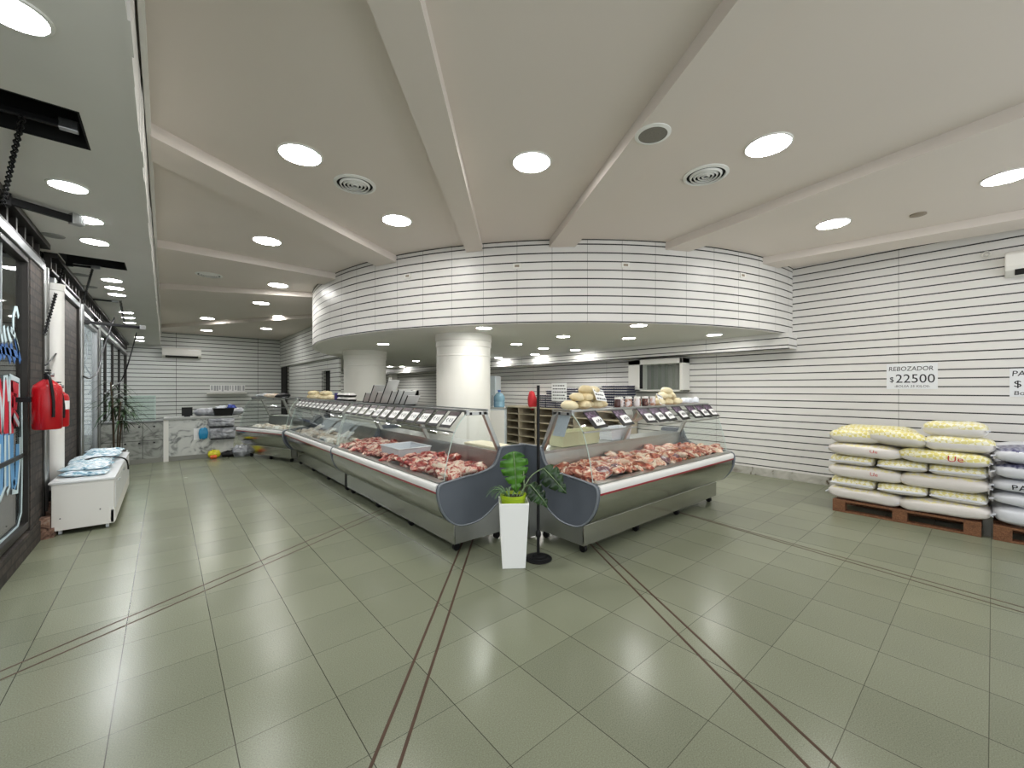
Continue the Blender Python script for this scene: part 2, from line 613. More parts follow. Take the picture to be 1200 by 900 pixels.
def dup(root, loc, rot=None, label=None, group=None, scale=None):
    r = root.copy()
    C.objects.link(r)
    r.location = loc
    if rot is not None: r.rotation_euler = rot
    if scale is not None: r.scale = scale
    if label: r['label'] = label
    if group: r['group'] = group
    for ch in list(root.children):
        c = ch.copy()
        C.objects.link(c)
        c.parent = r
        for g in list(ch.children):
            d = g.copy()
            C.objects.link(d)
            d.parent = c
    return r


def uv_by(o, fu):
    me = o.data
    uv = me.uv_layers.new(name='UVMap')
    for p in me.polygons:
        for li in p.loop_indices:
            uv.data[li].uv = fu(me.vertices[me.loops[li].vertex_index].co)
    return o


ORD = ['', 'first', 'second', 'third', 'fourth', 'fifth', 'sixth', 'seventh', 'eighth', 'ninth', 'tenth', 'eleventh', 'twelfth',
       'thirteenth', 'fourteenth', 'fifteenth', 'sixteenth', 'seventeenth', 'eighteenth']


def text_mesh(s, size, extrude=0.001, shear=0.0):
    cu = bpy.data.curves.new('lettering', 'FONT')
    cu.body = s
    cu.size = size
    cu.extrude = extrude
    cu.shear = shear
    cu.resolution_u = 3
    t = bpy.data.objects.new('lettering', cu)
    C.objects.link(t)
    dg = bpy.context.evaluated_depsgraph_get()
    me = bpy.data.meshes.new_from_object(t.evaluated_get(dg))
    bpy.data.objects.remove(t)
    bpy.data.curves.remove(cu)
    return me


def text_obj(name, s, size, m, parent, matrix, width=None, extrude=0.001, shear=0.0):
    """lettering mesh, x to the right, y up, placed by a local matrix; scaled to a width"""
    me = text_mesh(s, size, extrude, shear)
    xs = [v.co.x for v in me.vertices]
    x0, x1 = min(xs), max(xs)
    k = (width / (x1 - x0)) if width else 1
    for v in me.vertices:
        v.co = matrix @ Vector(((v.co.x - x0) * k, v.co.y, v.co.z))
    me.materials.clear()
    me.materials.append(m)
    return obj(name, me, None, parent)


# ------------------------------------------------------------------ setting: room shell
XW, YB, ZC, ZS, ZU = 7.7, 18.4, 3.41, 2.95, 2.33
XF = -0.95            # storefront plane
XE = -0.13            # edge of the lower strip ceiling
CX, CY, CR = 7.78, 7.72, 5.63   # curved soffit

o = struct('floor', MB().box(-3.6, XW + 0.1, -3.0, YB + 0.1, -0.1, 0), M_floor)
o = struct('wall_right', MB().box(XW, XW + 0.1, -3.0, YB, 0.13, ZC + 0.1), M_slat_right)
uv_by(o, lambda c: (c.y, c.z))
struct('baseboard_right', MB().box(XW - 0.012, XW + 0.1, -3.0, YB, 0, 0.13), M_mortar)
o = struct('wall_back', MB().box(-1.3, XW, YB, YB + 0.1, 0, ZC + 0.1), M_slat_back)
uv_by(o, lambda c: (c.x, c.z))
struct('ceiling', MB().box(XE, XW, -3.0, YB, ZC, ZC + 0.08), M_ceil)

# lower strip ceiling along the shop windows, with two open hatches
HOLES = [(-0.93, -0.347, 3.15, 3.61), (-0.88, -0.355, 6.57, 7.0)]
mb = MB()
ys = sorted({-3.0, YB} | {h[2] for h in HOLES} | {h[3] for h in HOLES})
for y0, y1 in zip(ys, ys[1:]):
    hole = [h for h in HOLES if h[2] <= y0 and h[3] >= y1]
    if hole:
        h = hole[0]
        mb.box(-1.35, h[0], y0, y1, ZS, ZS + 0.03)
        mb.box(h[1], XE, y0, y1, ZS, ZS + 0.03)
    else:
        mb.box(-1.35, XE, y0, y1, ZS, ZS + 0.03)
tag(obj('ceiling_strip', mb, M_ceil2), kind='structure')
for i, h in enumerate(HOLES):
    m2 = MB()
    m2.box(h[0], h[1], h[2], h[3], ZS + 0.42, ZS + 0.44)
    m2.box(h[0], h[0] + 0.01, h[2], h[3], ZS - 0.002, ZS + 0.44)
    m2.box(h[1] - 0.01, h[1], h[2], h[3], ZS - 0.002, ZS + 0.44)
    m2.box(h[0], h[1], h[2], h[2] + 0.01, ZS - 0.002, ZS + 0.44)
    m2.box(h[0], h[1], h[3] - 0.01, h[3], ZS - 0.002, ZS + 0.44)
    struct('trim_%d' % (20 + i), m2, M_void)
# fascia between the two ceilings: two stepped mouldings with a ragged plaster edge
mb = MB()
n = 90
for k in range(n):
    y0, y1 = -3 + (YB + 3) * k / n, -3 + (YB + 3) * (k + 1) / n
    j = random.uniform(-0.006, 0.006)
    mb.box(XE, XE + 0.022 + j, y0, y1, ZS - 0.004, ZC)
mb.box(XE + 0.03, XE + 0.055, -3, YB, ZC - 0.09, ZC)
struct('trim_1', mb, M_ceil2)

# radial ceiling beams
mbs = [((492, 0), (565, 293), (430, 0), (541, 282)), ((865, 0), (646, 287), (929, 0), (676, 287)),
       ((1200, 137), (787, 290), (1200, 168), (822, 290)), ((1200, 256), (907, 307), (1200, 268), (925, 312)),
       ((172, 157), (460, 305), (180, 190), (430, 307)), ((182, 289), (388, 326), (182, 303), (375, 333)),
       ((185, 338), (362, 348), (185, 346), (361, 354)), ((205, 383), (361, 373), (205, 387), (361, 377))]
ZBM = ZC - 0.10
for i, (a, b, c, d) in enumerate(mbs):
    A, B, Cc, D = [PZ(p[0], p[1], ZBM).to_2d() for p in (a, b, c, d)]
    if i in (0, 1, 2, 3):
        dirv = (B - A).normalized()
        A, Cc = A - dirv * 3.0, Cc - (D - Cc).normalized() * 3.0
    if i >= 4:                       # start at the fascia
        t = (XE + 0.05 - A.x) / (B.x - A.x)
        A = A + (B - A) * t
        t = (XE + 0.05 - Cc.x) / (D.x - Cc.x)
        Cc = Cc + (D - Cc) * t

    def onto(p, q):                  # carry the end onto the curved soffit
        u = (q - p).normalized()
        w = q.copy()
        for _ in range(200):
            if (w - Vector((CX, CY))).length < CR - 0.03 or w.x > XW - 0.02:
                break
            w += u * 0.01
        for _ in range(200):
            if (w - Vector((CX, CY))).length > CR - 0.05:
                break
            w -= u * 0.01
        return w
    B, D = onto(A, B), onto(Cc, D)
    struct('trim_%d' % (2 + i), MB().prism([tuple(A), tuple(B), tuple(D), tuple(Cc)], ZBM, ZC + 0.02), M_ceil)

# curved slat soffit, running on as a straight bulkhead to the back wall
XB = 3.5
ang = []
NS = 72
a_start = math.atan2(-math.sqrt(CR ** 2 - (XW - CX) ** 2), XW - CX)      # at the right wall
a_end = -PI - math.acos((CX - XB) / CR)                                   # where it meets x = XB
mb = MB()
rows = []
for k in range(NS + 1):
    a = a_start + (a_end - a_start) * k / NS
    rows.append((a, CX + CR * math.cos(a), CY + CR * math.sin(a), CX + (CR - 0.06) * math.cos(a), CY + (CR - 0.06) * math.sin(a)))
vs, fs = [], []
for a, x, y, xi, yi in rows:
    vs += [(x, y, ZU), (x, y, ZC), (xi, yi, ZC), (xi, yi, ZU)]
for k in range(NS):
    for j in range(4):
        fs.append((4 * k + j, 4 * k + 4 + j, 4 * k + 4 + (j + 1) % 4, 4 * k + (j + 1) % 4))
mb.add(vs, fs)
o = struct('wall_soffit', mb, M_slat_curve, smooth=30)
uv_by(o, lambda c: (CR * math.atan2(c.y - CY, -(c.x - CX)), c.z))
yend = rows[-1][2]
o = struct('wall_bulkhead', MB().box(XB, XB + 0.06, yend, YB, ZU, ZC), M_slat_side)
uv_by(o, lambda c: (c.y, c.z))
# dark-coloured strip standing in for gap shade around the top of the curved wall
mb = MB()
vs, fs = [], []
for a, *_ in rows:
    for r, z in ((CR + 0.004, ZC - 0.012), (CR + 0.004, ZC), (CR, ZC), (CR, ZC - 0.012)):
        vs.append((CX + r * math.cos(a), CY + r * math.sin(a), z))
mb.add(vs, fs_ := [(4 * k + j, 4 * k + 4 + j, 4 * k + 4 + (j + 1) % 4, 4 * k + (j + 1) % 4) for k in range(NS) for j in range(4)])
struct('trim_12', mb, mat('painted_gap_shade', rgb(52, 50, 46), 0.8))
# underside of the soffit
poly = [(r[1] + (CX - r[1]) * 0.003, r[2] + (CY - r[2]) * 0.003) for r in rows] + [(XB + 0.02, YB), (XW, YB)]
struct('ceiling_soffit', MB().prism(poly, ZU + 0.004, ZU + 0.05), mat('soffit_paint', rgb(216, 216, 210), 0.75, var=0.03, scale=0.8))
# slatted box along the right wall under the soffit
o = struct('trim_13', MB().box(7.28, XW, 2.03, YB, 2.10, ZU + 0.004), M_slat_right)
uv_by(o, lambda c: (c.y, c.z + 0.02))
struct('trim_14', MB().box(7.272, 7.30, 2.02, YB, 2.085, 2.10), mat('painted_gap_shade', rgb(52, 50, 46)))  # dark-coloured strip standing in for a gap's shade below the box
# recessed lower wall at the back with a doorway
o = struct('wall_staff_side', MB().box(XB + 0.10, XB + 0.16, 13.1, 17.3, 0, ZU).box(XB + 0.10, XB + 0.16, 12.25, 13.1, 2.0, ZU).box(XB + 0.10, XB + 0.16, 11.5, 12.25, 0, ZU), M_slat_side)
uv_by(o, lambda c: (c.y, c.z))
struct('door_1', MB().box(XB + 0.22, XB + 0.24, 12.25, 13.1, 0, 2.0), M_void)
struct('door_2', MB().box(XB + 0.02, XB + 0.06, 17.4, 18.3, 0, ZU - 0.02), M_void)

# round columns
for (x, y, r) in ((3.72, 5.60, 0.435), (3.55, 9.45, 0.46)):
    mb = MB().lathe([(r, 0), (r, 1.98), (r + 0.008, 1.985), (r + 0.008, 2.0), (r, 2.005), (r, 2.13), (r + 0.012, 2.135), (r + 0.012, 2.22), (r + 0.022, 2.23), (r + 0.022, ZU + 0.01)], 64, x, y)
    struct('trim_%d' % (15 if x > 3.6 else 16), mb, M_column, smooth=30)

# inlaid double strips in the floor
STR = [((538, 645), (435, 897)), ((550, 645), (468, 897)), ((694, 640), (945, 897)), ((703, 640), (980, 897)),
       ((0, 787), (440, 600)), ((0, 797), (445, 603)), ((795, 600), (1200, 712)), ((800, 602), (1200, 718))]
for i, (a, b) in enumerate(STR):
    A, B = PZ(a[0], a[1], 0).to_2d(), PZ(b[0], b[1], 0).to_2d()
    u = (B - A).normalized()
    if i < 4:
        A, B = A - u * 1.2, B + u * 3
    elif i < 6:
        A, B = A - u * 0.5, B + u * 1
    else:
        A, B = A - u * 1.2, B + u * 3
    w = Vector((-u.y, u.x)) * (0.0075 if i < 4 else 0.006)
    struct('trim_%d' % (30 + i), MB().prism([tuple(A - w), tuple(B - w), tuple(B + w), tuple(A + w)], -0.01, 0.0012), M_brass)

# ------------------------------------------------------------------ storefront on the left
def ubrick(o):
    return uv_by(o, lambda c: (c.y + c.x, c.z))


ubrick(struct('wall_left', MB().box(XF - 0.25, XF + 0.03, 2.0, 6.14, 0, 0.19).box(XF - 0.2, XF + 0.02, 5.66, 6.14, 0.19, 2.66)
              .box(XF - 0.25, XF + 0.0, 6.95, 8.38, 0, 2.6).box(XF - 0.25, XF + 0.02, 6.14, 6.95, 0, 0.38).box(XF - 0.25, XF - 0.07, 6.14, 6.95, 0.38, 2.7)
              .box(XF - 0.25, XF + 0.02, 8.38, YB, 0, 0.22)
              .box(XF - 0.25, XF - 0.1, 2.0, YB, 2.72, ZS), M_brick))
ubrick(struct('wall_outside', MB().box(-3.5, -3.4, 1.0, YB + 2, 0, 4.0), M_brick))
# windows: glass with frames
for n_, (y0, y1, z0, z1) in enumerate(((2.0, 5.64, 0.22, 2.66), (8.92, 10.62, 0.22, 2.55), (11.05, 18.2, 0.22, 2.6)), 1):
    w = struct('window_%d' % n_, MB().box(XF - 0.03, XF - 0.022, y0, y1, z0, z1), M_winglass)
    fr = MB()
    for a, b_, c, d in ((y0, y1, z0, z0 + 0.06), (y0, y1, z1 - 0.05, z1), (y0 - 0.03, y0 + 0.02, z0, z1), (y1 - 0.02, y1 + 0.035, z0, z1)):
        fr.box(XF - 0.05, XF + 0.015, a, b_, c, d)
    obj('window_frame', fr, M_alu if n_ == 2 else M_darkmetal, w, bevel=0.004)
    if n_ == 1:
        obj('glazing_bar', MB().box(XF - 0.045, XF - 0.005, y0, y1, 0.865, 0.90), M_darkmetal, w)
        obj('glazing_bar', MB().box(XF - 0.02, XF - 0.012, 4.975, 4.983, 1.9, z1), M_alu, w)
    if n_ == 3:
        for yy in (12.3, 13.9, 15.8):
            obj('glazing_bar', MB().box(XF - 0.05, XF + 0.0, yy - 0.04, yy + 0.04, z0, z1), M_darkmetal, w)
# silver head rail and slotted shutter track above the windows
struct('trim_40', MB().box(XF - 0.05, XF + 0.035, 2.0, 6.2, 2.66, 2.735).box(XF - 0.05, XF + 0.035, 6.65, 8.4, 2.62, 2.69).box(XF - 0.05, XF + 0.03, 8.85, YB, 2.58, 2.64), M_alu, bevel=0.006)
mb = MB()
for (y0, y1) in ((2.0, 6.25), (6.6, 8.6), (8.85, YB)):
    mb.box(XF - 0.08, XF - 0.06, y0, y1, 2.70, ZS)
    mb.box(XF - 0.04, XF + 0.06, y0, y1, ZS - 0.055, ZS - 0.004)
    mb.box(XF - 0.04, XF + 0.02, y0, y1, 2.75, 2.775)
    yy = y0
    while yy < y1 - 0.1:
        mb.box(XF - 0.04, XF + 0.012, yy, yy + 0.045, 2.775, ZS - 0.05)
        yy += 0.27
struct('trim_41', mb, M_darkmetal)
# posts of the storefront
mb = MB()
for (y0, y1, x1) in ((6.14, 6.20, 0.03), (6.42, 6.47, 0.02), (8.38, 8.52, 0.03), (10.66, 10.72, 0.02), (10.86, 10.98, 0.03)):
    mb.box(XF - 0.06, XF + x1, y0, y1, 0.2, 2.75)
struct('trim_42', mb, M_darkmetal, bevel=0.005)
mb = MB()
for y in (6.30, 8.72, 10.78):
    mb.lathe([(0.035, 0.22), (0.035, 2.72)], 16, XF + 0.005, y)
struct('trim_43', mb, M_alu, smooth=30)
# white round downpipe between the windows
mb = MB().lathe([(0.085, 0), (0.085, 2.16), (0.092, 2.17), (0.092, 2.24)], 24)
tag(obj('downpipe', mb, M_white, loc=(XF + 0.02, 6.66, 0.38), smooth=30), 'white round pipe standing in the storefront behind the fire extinguisher', 'pipe')
mb = MB()
for k in range(26):
    y = random.uniform(6.0, 7.1)
    mb.box(XF + 0.02, XF + 0.06 + random.random() * 0.06, y, y + random.uniform(0.05, 0.16), 0.0, random.uniform(0.05, 0.33))
struct('trim_44', mb, ramp_mat('broken_brick', [(0.35, rgb(70, 48, 40)), (0.55, rgb(150, 118, 100)), (0.7, rgb(190, 178, 166))], 12, 0.9))


# painted window lettering (flat paint on the glass)
def ribbon(mb, pts, w, x, mi=0):
    """flat stroke through (y,z) points, width w, on the plane x"""
    P = [Vector(p) for p in pts]
    L, R = [], []
    for i, p in enumerate(P):
        d = (P[min(i + 1, len(P) - 1)] - P[max(i - 1, 0)]).normalized()
        n_ = Vector((-d.y, d.x)) * w / 2
        L.append(p + n_)
        R.append(p - n_)
    k = len(P)
    vs = [(x, p.x, p.y) for p in L] + [(x, p.x, p.y) for p in R] + [(x + 0.0015, p.x, p.y) for p in L] + [(x + 0.0015, p.x, p.y) for p in R]
    fs = []
    for i in range(k - 1):
        fs += [(i, i + 1, k + i + 1, k + i), (2 * k + i, 3 * k + i, 3 * k + i + 1, 2 * k + i + 1), (i, 2 * k + i, 2 * k + i + 1, i + 1), (k + i, k + i + 1, 3 * k + i + 1, 3 * k + i)]
    mb.add(vs, fs, mi)


def wp(pts):
    r = []
    for p in pts:
        q = PX(p[0], p[1], XF)
        r.append((q.y, q.z))
    return r


lt = thing('window_lettering', 'red, blue and white hand-painted lettering on the near shop window glass', 'lettering', (XF - 0.0205, 5.3, 1.4))


def paint(name, strokes, w, m, x=0.0):
    mb = MB()
    for s_ in strokes:
        ribbon(mb, wp(s_), w, x)
    mb.v = [(v[0], v[1] - 5.3, v[2] - 1.4) for v in mb.v]
    return obj(name, mb, m, lt)


paint('script_upper', [[(0, 372), (2, 390), (3, 402)], [(5, 374), (6, 390), (8, 402)], [(9, 382), (10, 392), (12, 402)], [(13, 384), (15, 394), (18, 402)], [(20, 392), (20, 372), (22, 362), (24, 362), (26, 372)],
                       [(17, 386), (21, 392), (24, 402), (26, 412)]], 0.05, M_paint_pale)
paint('script_lower', [[(2, 402), (4, 412), (6, 421)], [(7, 402), (9, 414), (10, 420)], [(11, 402), (14, 414), (17, 424)], [(17, 402), (19, 414), (22, 424)], [(22, 396), (25, 410), (28, 424)], [(3, 410), (14, 412), (26, 416)]], 0.06, M_paint_mid)
paint('letter_outline', [[(0, 441), (5, 470), (7, 508)], [(7, 508), (9, 441), (12, 441), (14, 470)], [(15, 441), (26, 446), (26, 470)], [(15, 441), (16, 508)], [(20, 486), (26, 498)], [(2, 590), (4, 520)], [(4, 586), (10, 570), (10, 510)],
                         [(12, 578), (15, 570), (14, 510)], [(18, 576), (24, 576), (27, 540), (27, 512)], [(29, 470), (29.5, 545), (28.5, 600), (24, 618), (12, 630), (-6, 644)]], 0.045, M_paint_pale, 0.003)
paint('letter_red', [[(-2, 446), (1, 475), (3, 508)], [(3, 446), (6, 470), (8, 508)], [(10, 446), (12, 475), (12, 508)], [(17, 447), (18, 478), (18, 508)], [(17, 452), (25, 456), (25, 468)], [(18, 470), (24, 474)], [(18, 496), (21, 486), (25, 494)]], 0.10, M_paint_red, 0.001)
paint('letter_blue', [[(-2, 508), (0, 540), (2, 580)], [(6, 508), (7, 540), (5, 580)], [(12, 508), (12, 540), (12, 570)], [(18, 508), (18, 540), (20, 570)], [(20, 570), (24, 560), (25, 520)]], 0.10, M_paint_blue, 0.0005)

# ------------------------------------------------------------------ ceiling lights, vents
def light_proto(r, m):
    t = thing('ceiling_light', '', 'ceiling light')
    obj('trim_ring', MB().lathe([(r + 0.014, 0), (r + 0.012, -0.008), (r, -0.010), (r - 0.002, -0.004), (r - 0.002, 0)], 40, cap=False), M_ring, t, smooth=40)
    obj('diffuser', MB().lathe([(r - 0.002, -0.002), (r - 0.002, -0.006)], 40), m, t)
    return t


def lights(pts, z, r, m, group, labels):
    p0 = light_proto(r, m)
    for i, (px, py) in enumerate(pts):
        q = PZ(px, py, z)
        if z < 2.5:
            q *= min(1.0, 7.08 / q.x, 18.0 / q.y)
        o = p0 if i == 0 else dup(p0, q)
        o.location = (q.x, q.y, z)
        o['label'] = labels[i]
        o['group'] = group


MAIN = [(352, 181), (623, 190), (900, 170), (1180, 207), (976, 262), (465, 258), (313, 282), (326, 334), (306, 355), (243, 373), (327.5, 371), (312, 385), (242, 387)]
lights(MAIN, ZC, 0.155, M_lamp, 'round panels in the main ceiling',
       ['large lit round ceiling panel left of the nearest round vent', 'lit round ceiling panel between the two central ceiling beams', 'large lit round ceiling panel just right of the right round vent',
        'lit round ceiling panel at the right edge of the photo', 'lit round ceiling panel near the top of the right slat wall', 'lit round ceiling panel just before the curved slat wall, right of the left vent',
        'lit round ceiling panel beyond the left diagonal beam, before the far vent', 'lit round ceiling panel left of the curved wall, nearer of the close pair', 'lit round ceiling panel left of the curved wall, farther of the close pair',
        'small lit ceiling panel above the back-wall air conditioner, nearer one', 'small lit ceiling panel nearest the left end of the curved slat wall', 'small lit ceiling panel by the far right corner of the back wall',
        'farthest small lit ceiling panel above the back-wall air conditioner'])
STRIP = [(14, 13), (80, 218), (102, 257), (111, 283), (131, 328), (134, 337), (137, 345), (148, 366), (150, 372), (152, 378), (163, 395), (164, 399)]
lights(STRIP, ZS, 0.10, M_lamp_strip, 'round panels in the lower ceiling along the windows',
       ['lit round panel in the lower window-side ceiling, %s from the camera' % ORD[i + 1] for i in range(12)])
UNDER = [(567, 384), (748, 381), (660, 394), (737, 396), (837, 392), (605, 403), (637, 408), (674, 410), (627, 416), (584, 421), (449, 403), (409, 413), (487.5, 423), (439, 432), (471, 434), (457, 429.5)]
lights(UNDER, ZU + 0.004, 0.105, M_lamp_under, 'small round panels under the curved soffit',
       ['small lit round panel under the soffit right beside the front column', 'small lit round panel under the soffit edge above the right meat case, nearest', 'small lit round panel under the soffit, nearer one right of the pole top',
        'small lit round panel under the soffit, behind the nearest one above the right case', 'rightmost small lit round panel under the soffit', 'small lit round panel under the soffit, first row right of the front column',
        'small lit round panel under the soffit, above the hand-lettered egg sign, left', 'small lit round panel under the soffit, above the hand-lettered egg sign, right', 'small lit round panel under the soffit, above the red bag',
        'far small lit round panel under the soffit above the white fridge', 'small lit round panel under the soffit between the two columns, nearest', 'small lit round panel under the soffit in front of the rear column',
        'small lit round panel under the soffit just left of the front column, deep inside', 'far small lit panel under the soffit beside the rear column', 'farthest small lit panel under the soffit between the columns', 'far small lit panel under the soffit, middle of three between the columns'])


def vent_proto(r=0.19):
    t = thing('ceiling_vent', '', 'ceiling vent')
    obj('frame', MB().lathe([(r, 0), (r, -0.008), (r * 0.86, -0.016), (r * 0.84, -0.002)], 40, cap=False), M_ring, t, smooth=40)
    obj('duct', MB().lathe([(r * 0.85, -0.001), (r * 0.85, -0.003)], 32), M_void, t)
    for k in range(4):
        q = r * (0.72 - 0.17 * k)
        obj('ring', MB().lathe([(q, -0.006), (q - 0.008, -0.022), (q - 0.018, -0.022), (q - 0.011, -0.006)], 32, cap=False), M_ring, t, smooth=40)
    return t


vp = vent_proto()
for i, ((px, py), l) in enumerate(zip([(416, 216), (827, 205), (245, 322)], ['round ringed ceiling vent beside the large panel, left of the central beams', 'round ringed ceiling vent right of the central beams', 'far round ringed ceiling vent near the left diagonal beam'])):
    q = PZ(px, py, ZC)
    o = vp if i == 0 else dup(vp, q)
    o.location = q
    o['label'] = l
t = thing('ceiling_speaker', 'round mesh ceiling speaker set in a central beam beside the right vent', 'speaker', PZ(765, 157, ZBM))
obj('frame', MB().lathe([(0.125, 0), (0.125, -0.006), (0.10, -0.012), (0.10, -0.002)], 36, cap=False), M_ring, t, smooth=40)
obj('grille', MB().lathe([(0.10, -0.002), (0.10, -0.008), (0.05, -0.011)], 36), mat('speaker_mesh', rgb(126, 122, 114), 0.7, var=0.3, scale=120), t)
q = PZ(1076, 251, ZC)
tag(obj('smoke_detector', MB().lathe([(0.07, 0), (0.07, -0.012), (0.045, -0.02)], 24), mat('aged_plastic', rgb(150, 138, 122), 0.6), loc=q, smooth=40), 'small round brownish ceiling fitting near the right wall', 'ceiling fitting')
for (px, py, l) in ((62, 276, 'flat dark grille in the lower ceiling beside the arm bracket'), (95, 322, 'flat grey grille in the lower ceiling beyond the second hatch, nearer one'), (105, 336, 'flat grey grille in the lower ceiling beyond the second hatch, farther one')):
    q = PZ(px, py, ZS)
    tag(obj('ceiling_grille', MB().lathe([(0.085, 0), (0.08, -0.006), (0.03, -0.008)], 28), mat('unlit_lamp_grey', rgb(140, 140, 136), 0.5), loc=q, smooth=40), l, 'ceiling grille')


# chains, arms and cables in the shop-window zone
def chain(name, a, b, label, sag=0.0, link=0.05, r=0.006):
    a, b = Vector(a), Vector(b)
    L = (b - a).length
    n_ = max(3, int(L / (link * 0.72)))
    mb = MB()
    u = (b - a).normalized()
    p = u.orthogonal().normalized()
    q = u.cross(p)
    for k in range(n_):
        t_ = (k + 0.5) / n_
        c = a + (b - a) * t_ - Vector((0, 0, sag * 4 * t_ * (1 - t_))) - a
        s_ = p if k % 2 else q
        pts = []
        for j in range(12):
            an = 2 * PI * j / 12
            pts.append(c + u * (math.cos(an) * link * 0.5) + s_ * (math.sin(an) * link * 0.3))
        mb.tube(pts, r, 5, True)
    return tag(obj(name, mb, M_blackmetal, loc=a, smooth=60), label, 'chain')


def hang(name, pts, r, label, cat, m):
    P = [Vector(p) for p in pts]
    res = []
    for i in range(len(P) - 1):
        p0, p1, p2, p3 = P[max(i - 1, 0)], P[i], P[i + 1], P[min(i + 2, len(P) - 1)]
        for k in range(8):
            t_ = k / 8
            res.append(0.5 * ((2 * p1) + (p2 - p0) * t_ + (2 * p0 - 5 * p1 + 4 * p2 - p3) * t_ ** 2 + (3 * p1 - p0 - 3 * p2 + p3) * t_ ** 3))
    res.append(P[-1])
    a = P[0].copy()
    return tag(obj(name, MB().tube([p - a for p in res], r, 6), m, loc=a, smooth=60), label, cat)


chain('chain', PZ(26, 137, 2.945), PX(3, 240, XF + 0.06), 'heavy black chain hanging from the near ceiling hatch to the shutter track', link=0.05, r=0.0045)
chain('chain', PZ(75, 311, 2.945), PX(52, 392, XF + 0.07), 'black chain from the second ceiling hatch down past the white pipe', link=0.045, r=0.0042)
chain('chain', PZ(109, 313, 2.945), PX(98, 352, XF + 0.08), 'short black chain at the far side of the second ceiling hatch', link=0.045, r=0.004)
chain('chain', PZ(141, 352, 2.955), (-0.5, 9.22, 2.52), 'short black chain above the far dark ceiling arm', link=0.05, r=0.005)
CA, CB = Vector((XF + 0.02, 4.80, 2.90)), Vector((-0.56, 5.03, 2.885))


def arm(a, b, h, w, label):
    a, b = Vector(a), Vector(b)
    u = (b - a)
    L = u.length
    t = thing('shutter_arm', label, 'bracket', a, math.atan2(u.y, u.x))
    obj('bar', MB().box(0, L, -w, w, -h, h), M_blackmetal, t, bevel=0.004)
    obj('end_plate', MB().box(L - 0.05, L + 0.03, -w * 1.6, w * 1.6, -h * 1.4, h * 1.8), M_alu, t, bevel=0.004)
    obj('end_plate', MB().box(-0.02, 0.04, -w * 1.6, w * 1.6, -h * 1.6, h * 1.8), M_blackmetal, t, bevel=0.004)
    return t


arm(CA, CB, 0.028, 0.02, 'black steel shutter arm reaching under the lower ceiling, nearest the camera')
arm((XF + 0.02, 9.05, 2.50), (-0.28, 9.3, 2.50), 0.022, 0.02, 'long dark shutter arm above the second shop window')
q = PZ(26, 137, 2.965)
arm((-0.90, q.y, 2.985), (-0.41, q.y, 2.985), 0.018, 0.014, 'black bar inside the nearest ceiling hatch holding the heavy chain')
arm((-0.86, 7.02, 2.93), (-0.62, 6.99, 2.93), 0.012, 0.012, 'small dark bar across the edge of the second ceiling hatch')
arm((-0.93, 9.5, 2.93), (-0.62, 9.5, 2.93), 0.012, 0.015, 'thin dark bar flat under the lower ceiling beyond the second hatch')
hang('loose_cable', [PX(53, 428, XF + 0.05), PX(58, 424, XF + 0.06), PX(66, 414, XF + 0.05)], 0.008, 'short black cable loop on the white pipe', 'cable', M_black)
hang('loose_cable', [PX(98, 441, XF + 0.06), PX(106, 443, XF + 0.08), PX(115, 434, XF + 0.08), PX(121, 410, XF + 0.08), PX(134, 372, -0.75)], 0.012, 'black cable sagging across the second shop window', 'cable', M_black)
hang('loose_cable', [PX(160, 390, -0.55), PX(152, 420, -0.6), PX(142, 446, -0.75), PX(122, 462, XF + 0.08)], 0.014, 'black cable running from the far ceiling down to the plant', 'cable', M_black)

# wall unit air conditioners
def aircon(loc, rz, wdt, label):
    t = thing('air_conditioner', label, 'air conditioner', loc, rz)
    prof = [(0, 0), (0, 0.27), (-0.05, 0.285), (-0.17, 0.275), (-0.205, 0.24), (-0.21, 0.10), (-0.19, 0.05), (-0.12, 0.015)]
    obj('body', MB().sweepx(prof, -wdt / 2, wdt / 2), M_white, t, bevel=0.01)
    obj('louvre', MB().sweepx([(-0.195, 0.058), (-0.20, 0.05), (-0.11, 0.004), (-0.105, 0.012)], -wdt * 0.42, wdt * 0.42), M_black, t)
    obj('badge', MB().box(wdt * 0.16, wdt * 0.42, -0.2135, -0.208, 0.215, 0.232), mat('shiny_strip', rgb(250, 250, 250), 0.1), t)
    return t


t = aircon((0.46, YB, 2.53), 0, 1.06, 'white wall air conditioner high on the far back slat wall')
t.scale = (1, 1.2, 1.25)
aircon((XW, -0.55, 2.80), -PI / 2, 0.92, 'white wall air conditioner cut by the right edge of the photo')
q = PX(1156, 299, XW)
t = thing('wall_hook', 'small white ring hook on the slat wall left of the air conditioner', 'hook', q)
obj('ring', MB().tube([(-0.03, 0.035 * math.cos(a / 14 * 2 * PI), 0.035 * math.sin(a / 14 * 2 * PI)) for a in range(14)], 0.007, 6, True), M_white, t, smooth=60)
obj('plate', MB().box(-0.034, 0, -0.012, 0.012, -0.012, 0.012), M_white, t)
for (px, l) in ((478, 'white wall socket on the curved slat wall, left one'), (606, 'white wall socket on the curved slat wall, middle one'), (733, 'white wall socket on the curved slat wall, right of the middle'), (870, 'white wall socket on the curved slat wall, far right')):
    d = ray(px, 400).to_2d().normalized()
    b_ = d.dot(Vector((CX, CY)))
    tt = b_ - math.sqrt(b_ * b_ - (CX ** 2 + CY ** 2 - CR ** 2))
    p = d * tt
    an = math.atan2(p.y - CY, p.x - CX)
    t = thing('wall_socket', l, 'socket', (p.x, p.y, 3.08), an)
    obj('plate', MB().box(-0.002, 0.012, -0.055, 0.055, -0.035, 0.035), M_white, t, bevel=0.004)
    obj('outlet', MB().box(0.012, 0.0135, -0.03, 0.03, -0.015, 0.015), mat('aged_plastic', rgb(150, 138, 122)), t)

